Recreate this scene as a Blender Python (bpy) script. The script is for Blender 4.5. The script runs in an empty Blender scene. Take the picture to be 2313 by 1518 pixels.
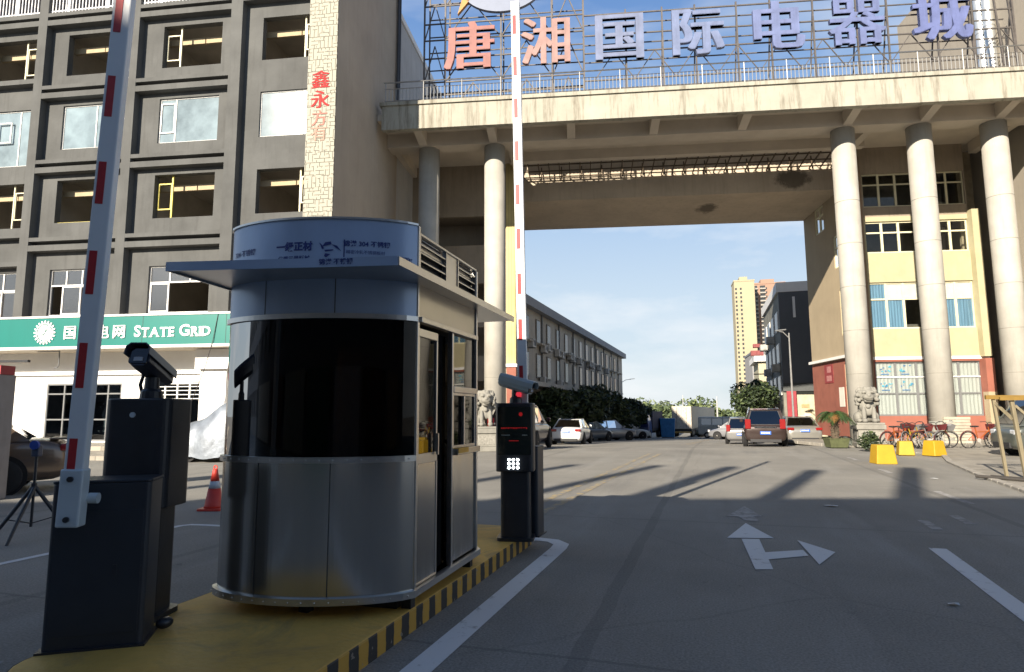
import bpy, bmesh, math, random
from mathutils import Vector, Matrix, Euler
random.seed(11)
rad = math.radians
scene = bpy.context.scene
COL = scene.collection
# ------------------------------------------------------------------ camera
cd = bpy.data.cameras.new('camera'); cam = bpy.data.objects.new('camera', cd); COL.objects.link(cam)
cd.sensor_width = 36.0; cd.lens = 36.0 * 1430 / 2313; cd.clip_start = 0.05; cd.clip_end = 3000
cam.matrix_world = Matrix.Translation((0, 0, 1.5)) @ Matrix.Rotation(rad(90 + 6.82), 4, 'X') @ Matrix.Rotation(rad(-0.25), 4, 'Z')
scene.camera = cam
# ------------------------------------------------------------------ light
SUN_EL, SUN_AZ = 24.0, 212.0            # the sun stands low, behind the camera and to the left
w = bpy.data.worlds.new('World'); scene.world = w; w.use_nodes = True
nt = w.node_tree; nt.nodes.clear()
def nd(tree, kind, **kw):
    n = tree.nodes.new(kind)
    for k, v in kw.items(): setattr(n, k, v)
    return n
sky = nd(nt, 'ShaderNodeTexSky', sky_type='NISHITA', sun_disc=False)
sky.sun_elevation = rad(SUN_EL); sky.sun_rotation = rad(SUN_AZ); sky.air_density = 1.0; sky.dust_density = 0.5; sky.ozone_density = 3.5
tc = nd(nt, 'ShaderNodeTexCoord')
mp = nd(nt, 'ShaderNodeMapping'); mp.inputs['Scale'].default_value = (1.3, 1.3, 4.2); mp.inputs['Location'].default_value = (0.35, 0.1, 0.2)
no = nd(nt, 'ShaderNodeTexNoise'); no.inputs['Scale'].default_value = 2.6; no.inputs['Detail'].default_value = 7; no.inputs['Roughness'].default_value = 0.55
cr = nd(nt, 'ShaderNodeValToRGB'); cr.color_ramp.elements[0].position = 0.46; cr.color_ramp.elements[1].position = 0.70
cr.color_ramp.elements[0].color = (0, 0, 0, 1); cr.color_ramp.elements[1].color = (0.75, 0.75, 0.75, 1)
mx = nd(nt, 'ShaderNodeMixRGB'); mx.inputs[2].default_value = (4.5, 4.6, 4.7, 1)
bg = nd(nt, 'ShaderNodeBackground'); bg.inputs['Strength'].default_value = 0.10
wo = nd(nt, 'ShaderNodeOutputWorld')
L = nt.links.new
sx = nd(nt, 'ShaderNodeSeparateXYZ'); L(tc.outputs['Generated'], sx.inputs[0])
hz = nd(nt, 'ShaderNodeValToRGB')                          # pale humid air towards the horizon
for k, (p, c) in enumerate(((0.0, (0.68, 0.75, 0.79)), (0.17, (0.60, 0.715, 0.82)), (0.36, (0.36, 0.54, 0.81)), (0.57, (0.15, 0.30, 0.62)), (0.72, (0.045, 0.10, 0.225)), (1.0, (0.027, 0.058, 0.135)))):
    el = hz.color_ramp.elements[k] if k < 2 else hz.color_ramp.elements.new(p)
    el.position = p; el.color = (*c, 1)
hs = nd(nt, 'ShaderNodeVectorMath', operation='SCALE'); hs.inputs['Scale'].default_value = 4.8
L(sx.outputs[2], hz.inputs[0]); L(hz.outputs[0], hs.inputs[0])
m0 = nd(nt, 'ShaderNodeMixRGB'); m0.inputs[0].default_value = 0.93; L(sky.outputs[0], m0.inputs[1]); L(hs.outputs[0], m0.inputs[2])
L(tc.outputs['Generated'], mp.inputs[0]); L(mp.outputs[0], no.inputs['Vector']); L(no.outputs['Fac'], cr.inputs[0])
cm = nd(nt, 'ShaderNodeMapRange'); cm.inputs[1].default_value = 0.22; cm.inputs[2].default_value = 0.7; cm.inputs[3].default_value = 1.0; cm.inputs[4].default_value = 0.15; L(sx.outputs[2], cm.inputs[0])
cmu = nd(nt, 'ShaderNodeMath', operation='MULTIPLY'); L(cr.outputs[0], cmu.inputs[0]); L(cm.outputs[0], cmu.inputs[1]); L(cmu.outputs[0], mx.inputs[0]); L(m0.outputs[0], mx.inputs[1]); L(mx.outputs[0], bg.inputs[0]); L(bg.outputs[0], wo.inputs[0])
sl = bpy.data.lights.new('sun', 'SUN'); sun = bpy.data.objects.new('sun', sl); COL.objects.link(sun)
sl.energy = 5.0; sl.angle = rad(0.5); sl.color = (1.0, 0.89, 0.735)
a, e = rad(SUN_AZ), rad(SUN_EL)
sdir = Vector((math.sin(a) * math.cos(e), math.cos(a) * math.cos(e), math.sin(e)))
sun.rotation_euler = sdir.to_track_quat('Z', 'Y').to_euler(); sun.location = (-20, -30, 40)
vs = scene.view_settings
vs.view_transform = 'Standard'; vs.look = 'None'; vs.exposure = 1.12; vs.gamma = 1.0
scene.cycles.max_bounces = 8; scene.cycles.transparent_max_bounces = 12

# ------------------------------------------------------------------ materials
MATS = {}
def mat(name, col, rough=0.7, metal=0.0, amt=0.18, scale=3.0, bump=0.0, bscale=None, spec=0.5, streak=0.0, streak_col=None, stretch=(1, 1, 1), coat=0.0, fine=0.0):
    """Principled with object-space noise variation; streak = vertical run-off stains."""
    if name in MATS: return MATS[name]
    m = bpy.data.materials.new(name); m.use_nodes = True
    t = m.node_tree; b = t.nodes['Principled BSDF']; lk = t.links.new
    b.inputs['Roughness'].default_value = rough; b.inputs['Metallic'].default_value = metal
    b.inputs['Specular IOR Level'].default_value = spec; b.inputs['Coat Weight'].default_value = coat
    tcn = nd(t, 'ShaderNodeTexCoord'); mpn = nd(t, 'ShaderNodeMapping'); mpn.inputs['Scale'].default_value = stretch
    lk(tcn.outputs['Object'], mpn.inputs[0])
    n1 = nd(t, 'ShaderNodeTexNoise'); n1.inputs['Scale'].default_value = scale; n1.inputs['Detail'].default_value = 6; n1.inputs['Roughness'].default_value = 0.6
    lk(mpn.outputs[0], n1.inputs['Vector'])
    r1 = nd(t, 'ShaderNodeValToRGB')
    c = Vector(col)
    lo, hi = c * (1 - amt), c * (1 + amt)
    r1.color_ramp.elements[0].position = 0.3; r1.color_ramp.elements[1].position = 0.7
    r1.color_ramp.elements[0].color = (*lo, 1); r1.color_ramp.elements[1].color = (*hi, 1)
    lk(n1.outputs['Fac'], r1.inputs[0]); out = r1.outputs[0]
    if streak:
        m2 = nd(t, 'ShaderNodeMapping'); m2.inputs['Scale'].default_value = (2.2, 2.2, 0.22); lk(tcn.outputs['Object'], m2.inputs[0])
        n2 = nd(t, 'ShaderNodeTexNoise'); n2.inputs['Scale'].default_value = 1.6; n2.inputs['Detail'].default_value = 9; n2.inputs['Roughness'].default_value = 0.7
        lk(m2.outputs[0], n2.inputs['Vector'])
        r2 = nd(t, 'ShaderNodeValToRGB'); r2.color_ramp.elements[0].position = 0.5; r2.color_ramp.elements[1].position = 0.72
        r2.color_ramp.elements[0].color = (0, 0, 0, 1); r2.color_ramp.elements[1].color = (streak, streak, streak, 1)
        lk(n2.outputs['Fac'], r2.inputs[0])
        mxn = nd(t, 'ShaderNodeMixRGB'); mxn.inputs[2].default_value = (*(streak_col or (c * 0.35)), 1)
        lk(r2.outputs[0], mxn.inputs[0]); lk(out, mxn.inputs[1]); out = mxn.outputs[0]
    lk(out, b.inputs['Base Color'])
    if bump:
        n3 = nd(t, 'ShaderNodeTexNoise'); n3.inputs['Scale'].default_value = bscale or scale * 8; n3.inputs['Detail'].default_value = 5
        lk(mpn.outputs[0], n3.inputs['Vector'])
        bn = nd(t, 'ShaderNodeBump'); bn.inputs['Strength'].default_value = bump; bn.inputs['Distance'].default_value = 0.02
        lk(n3.outputs['Fac'], bn.inputs['Height']); lk(bn.outputs[0], b.inputs['Normal'])
    if fine:
        mr = nd(t, 'ShaderNodeMapRange'); mr.inputs[3].default_value = max(0.02, rough - fine); mr.inputs[4].default_value = rough + fine
        lk(n1.outputs['Fac'], mr.inputs[0]); lk(mr.outputs[0], b.inputs['Roughness'])
    MATS[name] = m; return m
def glass(name, tint, ior=1.5, gl=1.0, rough=0.02, base=0.0):
    """see-through tinted pane: transparent tint under a fresnel reflection"""
    if name in MATS: return MATS[name]
    m = bpy.data.materials.new(name); m.use_nodes = True; t = m.node_tree; t.nodes.clear(); lk = t.links.new
    tr = nd(t, 'ShaderNodeBsdfTransparent'); tr.inputs[0].default_value = (*tint, 1)
    g = nd(t, 'ShaderNodeBsdfGlossy'); g.inputs['Roughness'].default_value = rough; g.inputs['Color'].default_value = (gl, gl, gl, 1)
    f = nd(t, 'ShaderNodeFresnel'); f.inputs[0].default_value = ior
    ad = nd(t, 'ShaderNodeMath', operation='ADD', use_clamp=True); ad.inputs[1].default_value = base
    mxs = nd(t, 'ShaderNodeMixShader'); o = nd(t, 'ShaderNodeOutputMaterial')
    tcn = nd(t, 'ShaderNodeTexCoord'); n3 = nd(t, 'ShaderNodeTexNoise'); n3.inputs['Scale'].default_value = 1.3
    bn = nd(t, 'ShaderNodeBump'); bn.inputs['Strength'].default_value = 0.06; bn.inputs['Distance'].default_value = 0.03
    lk(tcn.outputs['Object'], n3.inputs['Vector']); lk(n3.outputs['Fac'], bn.inputs['Height']); lk(bn.outputs[0], g.inputs['Normal'])
    lk(f.outputs[0], ad.inputs[0]); lk(ad.outputs[0], mxs.inputs[0]); lk(tr.outputs[0], mxs.inputs[1]); lk(g.outputs[0], mxs.inputs[2]); lk(mxs.outputs[0], o.inputs[0])
    MATS[name] = m; return m
def emit(name, col, s):
    if name in MATS: return MATS[name]
    m = bpy.data.materials.new(name); m.use_nodes = True; b = m.node_tree.nodes['Principled BSDF']
    b.inputs['Base Color'].default_value = (*col, 1); b.inputs['Emission Color'].default_value = (*col, 1); b.inputs['Emission Strength'].default_value = s
    MATS[name] = m; return m

# ------------------------------------------------------------------ mesh builder
class MB:
    def __init__(s): s.v = []; s.f = []; s.m = []
    def add(s, vs, fs, m=0):
        o = len(s.v); s.v += [tuple(p) for p in vs]
        for f in fs: s.f.append([i + o for i in f]); s.m.append(m)
        return s
    def quad(s, a, b, c, d, m=0): return s.add([a, b, c, d], [(0, 1, 2, 3)], m)
    def box(s, x0, x1, y0, y1, z0, z1, m=0):
        if x0 > x1: x0, x1 = x1, x0
        if y0 > y1: y0, y1 = y1, y0
        vs = [(x0, y0, z0), (x1, y0, z0), (x1, y1, z0), (x0, y1, z0), (x0, y0, z1), (x1, y0, z1), (x1, y1, z1), (x0, y1, z1)]
        return s.add(vs, [(0, 3, 2, 1), (4, 5, 6, 7), (0, 1, 5, 4), (1, 2, 6, 5), (2, 3, 7, 6), (3, 0, 4, 7)], m)
    def bar(s, p, q, w, h=None, m=0, up=(0, 0, 1)):
        p, q = Vector(p), Vector(q); h = h or w; d = (q - p).normalized(); u = Vector(up)
        if abs(d.dot(u)) > 0.98: u = Vector((0, 1, 0))
        x = d.cross(u).normalized() * w / 2; y = x.cross(d).normalized() * h / 2
        vs = [p - x - y, p + x - y, p + x + y, p - x + y, q - x - y, q + x - y, q + x + y, q - x + y]
        return s.add(vs, [(0, 3, 2, 1), (4, 5, 6, 7), (0, 1, 5, 4), (1, 2, 6, 5), (2, 3, 7, 6), (3, 0, 4, 7)], m)
    def tube(s, pts, r, n=8, m=0, caps=True):
        pts = [Vector(p) for p in pts]; rs = r if isinstance(r, (list, tuple)) else [r] * len(pts)
        rings = []; prev = None
        for i, p in enumerate(pts):
            d = (pts[min(i + 1, len(pts) - 1)] - pts[max(i - 1, 0)]).normalized()
            if prev is None:
                u = Vector((0, 0, 1)) if abs(d.z) < 0.9 else Vector((0, 1, 0))
                x = d.cross(u).normalized()
            else: x = (prev - d * prev.dot(d)).normalized()
            prev = x; y = d.cross(x)
            rings.append([p + (x * math.cos(2 * math.pi * k / n) + y * math.sin(2 * math.pi * k / n)) * rs[i] for k in range(n)])
        return s.loft(rings, m, caps)
    def loft(s, rings, m=0, caps=True):
        n = len(rings[0]); vs = [p for r in rings for p in r]; fs = []
        for i in range(len(rings) - 1):
            for k in range(n): fs.append((i * n + k, i * n + (k + 1) % n, (i + 1) * n + (k + 1) % n, (i + 1) * n + k))
        if caps: fs += [tuple(range(n - 1, -1, -1)), tuple((len(rings) - 1) * n + k for k in range(n))]
        return s.add(vs, fs, m)
    def lathe(s, prof, n=24, c=(0, 0), m=0):
        return s.loft([[(c[0] + r * math.cos(2 * math.pi * k / n), c[1] + r * math.sin(2 * math.pi * k / n), z) for k in range(n)] for r, z in prof], m)
    def disc(s, c, r, axis, h, n=24, m=0):
        c = Vector(c); ax = Vector(axis).normalized() * h / 2
        return s.tube([c - ax, c + ax], r, n, m)
    def prism(s, poly, axis, a0, a1, m=0):
        n = len(poly)
        mk = {'z': lambda p, t: (p[0], p[1], t), 'y': lambda p, t: (p[0], t, p[1]), 'x': lambda p, t: (t, p[0], p[1])}[axis]
        return s.add([mk(p, a0) for p in poly] + [mk(p, a1) for p in poly],
                     [tuple(range(n - 1, -1, -1)), tuple(range(n, 2 * n))] + [(k, (k + 1) % n, n + (k + 1) % n, n + k) for k in range(n)], m)
    def ball(s, c, r, n=12, m=0):
        r = r if isinstance(r, (tuple, list)) else (r, r, r); rings = []
        for i in range(1, n // 2):
            t = math.pi * i / (n // 2)
            rings.append([(c[0] + r[0] * math.sin(t) * math.cos(2 * math.pi * k / n), c[1] + r[1] * math.sin(t) * math.sin(2 * math.pi * k / n), c[2] + r[2] * math.cos(t)) for k in range(n)])
        return s.loft(rings, m)
    def wall(s, u0, u1, z0, z1, d0, d1, holes=(), m=0):
        """wall slab in the x/z plane between y=d0 (front) and y=d1 with rectangular openings"""
        us = sorted({u0, u1, *[h[i] for h in holes for i in (0, 1) if u0 < h[i] < u1]}); zs = sorted({z0, z1, *[h[i] for h in holes for i in (2, 3) if z0 < h[i] < z1]})
        def solid(i, j):
            if not (0 <= i < len(us) - 1 and 0 <= j < len(zs) - 1): return False
            cu, cz = (us[i] + us[i + 1]) / 2, (zs[j] + zs[j + 1]) / 2
            return not any(h[0] < cu < h[1] and h[2] < cz < h[3] for h in holes)
        for i in range(len(us) - 1):
            for j in range(len(zs) - 1):
                if not solid(i, j): continue
                a, b, c, d = us[i], us[i + 1], zs[j], zs[j + 1]
                s.quad((a, d0, c), (b, d0, c), (b, d0, d), (a, d0, d), m); s.quad((b, d1, c), (a, d1, c), (a, d1, d), (b, d1, d), m)
                if not solid(i - 1, j): s.quad((a, d1, c), (a, d0, c), (a, d0, d), (a, d1, d), m)
                if not solid(i + 1, j): s.quad((b, d0, c), (b, d1, c), (b, d1, d), (b, d0, d), m)
                if not solid(i, j - 1): s.quad((a, d1, c), (b, d1, c), (b, d0, c), (a, d0, c), m)
                if not solid(i, j + 1): s.quad((a, d0, d), (b, d0, d), (b, d1, d), (a, d1, d), m)
        return s
    def build(s, name, mats, parent=None, smooth=False, bevel=0, subsurf=0, loc=None, rotz=None):
        me = bpy.data.meshes.new(name); me.from_pydata(s.v, [], s.f)
        for m in (mats if isinstance(mats, (list, tuple)) else [mats]): me.materials.append(m)
        me.polygons.foreach_set('material_index', s.m)
        if smooth: me.polygons.foreach_set('use_smooth', [True] * len(s.f))
        me.update()
        o = bpy.data.objects.new(name, me); COL.objects.link(o)
        if parent: o.parent = parent
        if loc: o.location = loc
        if rotz is not None: o.rotation_euler.z = rotz
        if bevel:
            b = o.modifiers.new('bevel', 'BEVEL'); b.width = bevel; b.segments = 2; b.limit_method = 'ANGLE'; b.angle_limit = rad(40)
        if subsurf:
            q = o.modifiers.new('subsurf', 'SUBSURF'); q.levels = q.render_levels = subsurf
        return o
def tag(o, label, cat, group=None, kind=None):
    if label: o['label'] = label
    if cat: o['category'] = cat
    if group: o['group'] = group
    if kind: o['kind'] = kind
    return o
def thing(name, label, cat, loc=(0, 0, 0), yaw=0.0, group=None):
    """Empty at the base; yaw is clockwise in degrees (seen from above)"""
    o = bpy.data.objects.new(name, None); COL.objects.link(o); o.location = loc; o.rotation_euler.z = -rad(yaw); o.empty_display_size = 0.2
    return tag(o, label, cat, group)
def struct(o): o['kind'] = 'structure'; return o
def dup(o, parent=None):
    c = o.copy(); COL.objects.link(c)
    if parent: c.parent = parent
    for ch in list(o.children): dup(ch, c)
    return c
def text(name, s, size, depth, m, parent, loc, rot=(90, 0, 0), off=0.0, sx=1.0, shear=0, align='CENTER'):
    cu = bpy.data.curves.new(name, 'FONT'); cu.body = s; cu.size = size; cu.extrude = depth / 2; cu.offset = off; cu.align_x = align; cu.align_y = 'CENTER'; cu.shear = shear
    cu.resolution_u = 3
    t = bpy.data.objects.new(name, cu); COL.objects.link(t)
    bpy.context.view_layer.update()
    me = bpy.data.meshes.new_from_object(t.evaluated_get(bpy.context.evaluated_depsgraph_get()))
    bpy.data.objects.remove(t); bpy.data.curves.remove(cu)
    me.materials.clear(); me.materials.append(m)
    o = bpy.data.objects.new(name, me); COL.objects.link(o); o.parent = parent; o.location = loc; o.rotation_euler = [rad(x) for x in rot]; o.scale = (sx, 1, 1)
    return o
def bold_text(name, s, size, depth, m, parent, loc, dxs, dzs=(0,)):
    """heavy sign lettering: copies shifted sideways, each a little proud of the last"""
    parts = []; q = 0
    for dz in dzs:
        for dx in dxs:
            o = text('tmp', s, size, depth, m, None, (0, 0, 0), (0, 0, 0)); vs_ = [(v.co.x + dx, -v.co.z - 0.0022 * q, v.co.y + dz) for v in o.data.vertices]; fs_ = [tuple(p.vertices) for p in o.data.polygons]
            me = o.data; bpy.data.objects.remove(o); bpy.data.meshes.remove(me); parts.append((vs_, fs_)); q += 1
    mb = MB()
    for v_, f_ in parts: mb.add(v_, f_)
    o = mb.build(name, m, parent); o.location = loc; return o
def zg(Y):                                # the street dips beyond the gate
    return 0.0 if Y < 26 else (-0.033 * (Y - 26) if Y < 95 else -0.033 * 69)
class Fr:
    def __init__(s, x, y, yaw): s.yaw = yaw; t = rad(yaw); s.o = Vector((x, y, 0)); s.a = Vector((math.cos(t), -math.sin(t), 0)); s.b = Vector((math.sin(t), math.cos(t), 0))
    def w(s, u, d, z=0): return s.o + s.a * u + s.b * d + Vector((0, 0, z))
BL = Fr(-7.16, 24.6, 7.5); GT = Fr(-6.557, 29.161, 6.0); RD = Fr(0, 0, 17.5)

# ================================================================== SETTING: ground, pavements, markings
def road_mat():
    m = bpy.data.materials.new('road_concrete'); m.use_nodes = True; t = m.node_tree; b = t.nodes['Principled BSDF']; lk = t.links.new
    tcn = nd(t, 'ShaderNodeTexCoord')
    rt = nd(t, 'ShaderNodeMapping'); rt.inputs['Rotation'].default_value = (0, 0, rad(17.5)); lk(tcn.outputs['Object'], rt.inputs[0])
    def noise(scale, det, stretch=(1, 1, 1), rough=0.6):
        p = nd(t, 'ShaderNodeMapping'); p.inputs['Scale'].default_value = stretch; lk(rt.outputs[0], p.inputs[0])
        n = nd(t, 'ShaderNodeTexNoise'); n.inputs['Scale'].default_value = scale; n.inputs['Detail'].default_value = det; n.inputs['Roughness'].default_value = rough
        lk(p.outputs[0], n.inputs['Vector']); return n.outputs['Fac']
    def ramp(src, p0, p1, c0, c1):
        r = nd(t, 'ShaderNodeValToRGB'); r.color_ramp.elements[0].position = p0; r.color_ramp.elements[1].position = p1
        r.color_ramp.elements[0].color = (*c0, 1); r.color_ramp.elements[1].color = (*c1, 1); lk(src, r.inputs[0]); return r.outputs[0]
    def mix(fac, c1, c2, mode='MIX'):
        x = nd(t, 'ShaderNodeMixRGB', blend_type=mode)
        for i, s in ((0, fac), (1, c1), (2, c2)):
            if isinstance(s, (int, float)): x.inputs[i].default_value = s
            elif isinstance(s, tuple): x.inputs[i].default_value = (*s, 1)
            else: lk(s, x.inputs[i])
        return x.outputs[0]
    base = ramp(noise(0.35, 6), 0.3, 0.7, (0.185, 0.176, 0.156), (0.30, 0.284, 0.248))
    base = mix(ramp(noise(0.8, 5, (1.6, 0.22, 1)), 0.52, 0.72, (0, 0, 0), (0.55, 0.55, 0.55)), base, (0.34, 0.33, 0.305))      # dusty streaks along the wheel paths
    base = mix(ramp(noise(0.5, 7, (2.4, 0.25, 1)), 0.55, 0.75, (0, 0, 0), (0.6, 0.6, 0.6)), base, (0.135, 0.132, 0.127))       # oil and tyre darkening
    base = mix(ramp(noise(1.4, 8, (1, 1, 1), 0.75), 0.62, 0.72, (0, 0, 0), (0.35, 0.35, 0.35)), base, (0.13, 0.127, 0.12))
    base = mix(ramp(noise(60, 3), 0.35, 0.65, (0, 0, 0), (1, 1, 1)), mix(0.34, base, (0.06, 0.06, 0.06)), mix(0.16, base, (0.5, 0.5, 0.48)))
    base = mix(ramp(noise(9, 5, (1.5, .5, 1), .7), 0.60, 0.70, (0, 0, 0), (0.3, 0.3, 0.3)), base, (0.33, 0.32, 0.30))
    base = mix(ramp(noise(2.6, 4, (1, 1, 1), .5), 0.70, 0.74, (0, 0, 0), (0.5, 0.5, 0.5)), base, (0.085, 0.083, 0.08))
    sep = nd(t, 'ShaderNodeSeparateXYZ'); lk(rt.outputs[0], sep.inputs[0])
    def M(op, *a):
        x = nd(t, 'ShaderNodeMath', operation=op)
        for i, s in enumerate(a):
            if isinstance(s, (int, float)): x.inputs[i].default_value = s
            else: lk(s, x.inputs[i])
        return x.outputs[0]
    wob = M('MULTIPLY', M('SUBTRACT', noise(0.9, 6), 0.5), 0.10)
    def joint(coord, off, period, half):
        fr = M('FRACT', M('ADD', M('DIVIDE', M('ADD', M('ADD', coord, off), wob), period), 0.5))
        return M('LESS_THAN', M('MULTIPLY', M('ABSOLUTE', M('SUBTRACT', fr, 0.5)), period), half)
    base = mix(M('MULTIPLY', joint(sep.outputs[0], 0.85, 4.6, 0.06), 0.26), base, (0.07, 0.07, 0.07))
    base = mix(M('MULTIPLY', joint(sep.outputs[1], 1.2, 5.2, 0.018), 0.4), base, (0.09, 0.09, 0.088))
    vo = nd(t, 'ShaderNodeTexVoronoi', feature='DISTANCE_TO_EDGE'); vo.inputs['Scale'].default_value = 0.16
    vm = nd(t, 'ShaderNodeMixRGB'); vm.inputs[0].default_value = 0.22; n9 = nd(t, 'ShaderNodeTexNoise'); n9.inputs['Scale'].default_value = 1.1; n9.inputs['Detail'].default_value = 6
    lk(rt.outputs[0], n9.inputs['Vector']); lk(rt.outputs[0], vm.inputs[1]); lk(n9.outputs['Color'], vm.inputs[2]); lk(vm.outputs[0], vo.inputs['Vector'])
    base = mix(M('MULTIPLY', M('LESS_THAN', vo.outputs['Distance'], 0.0018), 0.14), base, (0.06, 0.06, 0.06))
    lk(base, b.inputs['Base Color']); b.inputs['Roughness'].default_value = 0.82; b.inputs['Specular IOR Level'].default_value = 0.3
    bn = nd(t, 'ShaderNodeBump'); bn.inputs['Strength'].default_value = 0.35; bn.inputs['Distance'].default_value = 0.01
    lk(noise(45, 4), bn.inputs['Height']); lk(bn.outputs[0], b.inputs['Normal'])
    return m
MB_ = MB()
ys = [-80, 0, 12, 20, 25] + [26 + i * 3 for i in range(0, 24)] + [130, 300, 900, 2600]
vsx = [(-600, y, zg(y)) for y in ys] + [(700, y, zg(y)) for y in ys]; n = len(ys)
MB_.add(vsx, [(i, n + i, n + i + 1, i + 1) for i in range(n - 1)])
struct(MB_.build('ground', road_mat()))

pave = mat('paving', (0.34, 0.325, 0.29), 0.85, amt=0.14, scale=1.2, bump=0.3, bscale=30, streak=0)
def tile_mat(name, col, gap, bw, bh, mortar=0.012, rot=0.0, amt=0.12):
    m = bpy.data.materials.new(name); m.use_nodes = True; t = m.node_tree; b = t.nodes['Principled BSDF']; lk = t.links.new
    tcn = nd(t, 'ShaderNodeTexCoord'); mpn = nd(t, 'ShaderNodeMapping'); mpn.inputs['Rotation'].default_value = (0, 0, rot); lk(tcn.outputs['Object'], mpn.inputs[0])
    br = nd(t, 'ShaderNodeTexBrick'); br.inputs['Scale'].default_value = 1; br.inputs['Mortar Size'].default_value = mortar; br.inputs['Brick Width'].default_value = bw; br.inputs['Row Height'].default_value = bh
    c = Vector(col); br.inputs['Color1'].default_value = (*(c * (1 - amt)), 1); br.inputs['Color2'].default_value = (*(c * (1 + amt)), 1); br.inputs['Mortar'].default_value = (*gap, 1)
    lk(mpn.outputs[0], br.inputs['Vector'])
    n1 = nd(t, 'ShaderNodeTexNoise'); n1.inputs['Scale'].default_value = 0.9; n1.inputs['Detail'].default_value = 7; lk(mpn.outputs[0], n1.inputs['Vector'])
    mr = nd(t, 'ShaderNodeMapRange'); mr.inputs[1].default_value = 0.3; mr.inputs[2].default_value = 0.7; mr.inputs[3].default_value = 0.8; mr.inputs[4].default_value = 1.12; lk(n1.outputs['Fac'], mr.inputs[0])
    mu = nd(t, 'ShaderNodeMixRGB', blend_type='MULTIPLY'); mu.inputs[0].default_value = 1; lk(br.outputs['Color'], mu.inputs[1]); lk(mr.outputs[0], mu.inputs[2])
    lk(mu.outputs[0], b.inputs['Base Color']); b.inputs['Roughness'].default_value = 0.8
    return m
# pavement to the right, with a low kerb
pp = [(8.2, 9.4), (9.43, 11.94), (10.45, 14.3), (12.5, 18.4), (13.9, 20.7), (14.15, 23.0), (13.9, 27.5), (13.6, 34), (19.2, 34.4), (40, 31), (40, 9)]
struct(MB().prism(pp, 'z', -0.05, 0.035).build('pavement', tile_mat('paving_tiles', (0.285, 0.262, 0.222), (0.2, 0.19, 0.17), 0.4, 0.4, 0.012)))
kp = MB()
for i in range(7):
    p, q = Vector((*pp[i], -0.02)), Vector((*pp[i + 1], -0.02)); k = 6
    for j in range(k):
        A = p.lerp(q, j / k + 0.004); B = p.lerp(q, (j + 1) / k - 0.004); kp.bar(A, B, 0.16, 0.15)
struct(kp.build('kerb', mat('kerb_stone', (0.30, 0.28, 0.245), 0.85, amt=0.2, scale=6, bump=0.3), bevel=0.012))
# raised forecourt in front of the grey building
fc = MB(); fc.box(-60, 3, -4.7, -2.0, -0.05, 0.14); fc.box(-60, 3, -2.0, 1.2, -0.05, 0.30)
struct(fc.build('sidewalk', tile_mat('forecourt_tiles', (0.33, 0.30, 0.25), (0.16, 0.15, 0.13), 0.6, 0.3, 0.015, 0, 0.2), loc=BL.o, rotz=-rad(BL.yaw)))

def paint_mat(name, col, wear):
    m = bpy.data.materials.new(name); m.use_nodes = True; t = m.node_tree; b = t.nodes['Principled BSDF']; lk = t.links.new
    tcn = nd(t, 'ShaderNodeTexCoord'); n1 = nd(t, 'ShaderNodeTexNoise'); n1.inputs['Scale'].default_value = 5; n1.inputs['Detail'].default_value = 10; n1.inputs['Roughness'].default_value = 0.75
    lk(tcn.outputs['Object'], n1.inputs['Vector'])
    r = nd(t, 'ShaderNodeValToRGB'); r.color_ramp.elements[0].position = wear - 0.06; r.color_ramp.elements[1].position = wear + 0.06
    r.color_ramp.elements[0].color = (0.2, 0.195, 0.185, 1); r.color_ramp.elements[1].color = (*col, 1)
    lk(n1.outputs['Fac'], r.inputs[0]); lk(r.outputs[0], b.inputs['Base Color']); b.inputs['Roughness'].default_value = 0.75
    return m
P_W = paint_mat('road_paint_white', (0.64, 0.65, 0.65), 0.37); P_F = paint_mat('road_paint_faded', (0.36, 0.35, 0.34), 0.5); P_Y = paint_mat('road_paint_yellow', (0.40, 0.30, 0.13), 0.53)
def ribbon(mb, pts, wd, z=0.004):
    for i in range(len(pts) - 1):
        p, q = Vector(pts[i]), Vector(pts[i + 1])
        def nrm(j):
            a_ = Vector(pts[max(j - 1, 0)]); b_ = Vector(pts[min(j + 1, len(pts) - 1)]); d = (b_ - a_).normalized(); return Vector((-d.y, d.x)) * wd / 2
        n0, n1 = nrm(i), nrm(i + 1)
        mb.quad((*(p + n0), z + zg(p.y)), (*(p - n0), z + zg(p.y)), (*(q - n1), z + zg(q.y)), (*(q + n1), z + zg(q.y)))
def marking(name, pts, wd, m, sub=1):
    mb = MB(); ribbon(mb, pts, wd); return struct(mb.build(name, m))
marking('lane_marking', [(-1.95, -0.5), (-0.57, 3.88), (0.50, 7.2), (0.55, 7.42), (0.47, 7.62), (0.3, 7.72), (-0.1, 7.74)], 0.18, P_W)
marking('lane_marking', [(-4.1, -0.2), (-2.56, 4.70), (-2.34, 5.38), (-1.2, 9.0)], 0.11, P_W)
marking('lane_marking', [(-6.0, 3.9), (-5.22, 6.4), (-4.45, 8.72), (-4.35, 8.8), (-4.2, 8.78), (-2.6, 8.35)], 0.10, P_W)
marking('lane_marking', [(-6.6, 4.15), (-3.1, 3.95)], 0.22, P_F)
marking('lane_marking', [(4.62, 7.12), (3.98, 5.42), (3.2, 3.3)], 0.17, P_W)
for pts in ([(7.35, 10.4), (7.85, 12.0)], [(9.05, 15.4), (9.4, 16.5)], [(10.4, 19.4), (10.75, 20.6)], [(5.6, 8.9), (5.35, 8.2)], [(6.3, 9.3), (6.05, 8.6)]):
    marking('lane_marking', pts, 0.13, P_F)
marking('lane_marking', [(0.35, 9.45), (5.2, 22.7), (9, 33), (20, 63)], 0.13, P_Y)
marking('lane_marking', [(0.02, 9.55), (4.87, 22.8), (8.7, 33), (19.7, 63)], 0.13, P_Y)
ar = MB(); Z = 0.005
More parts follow.
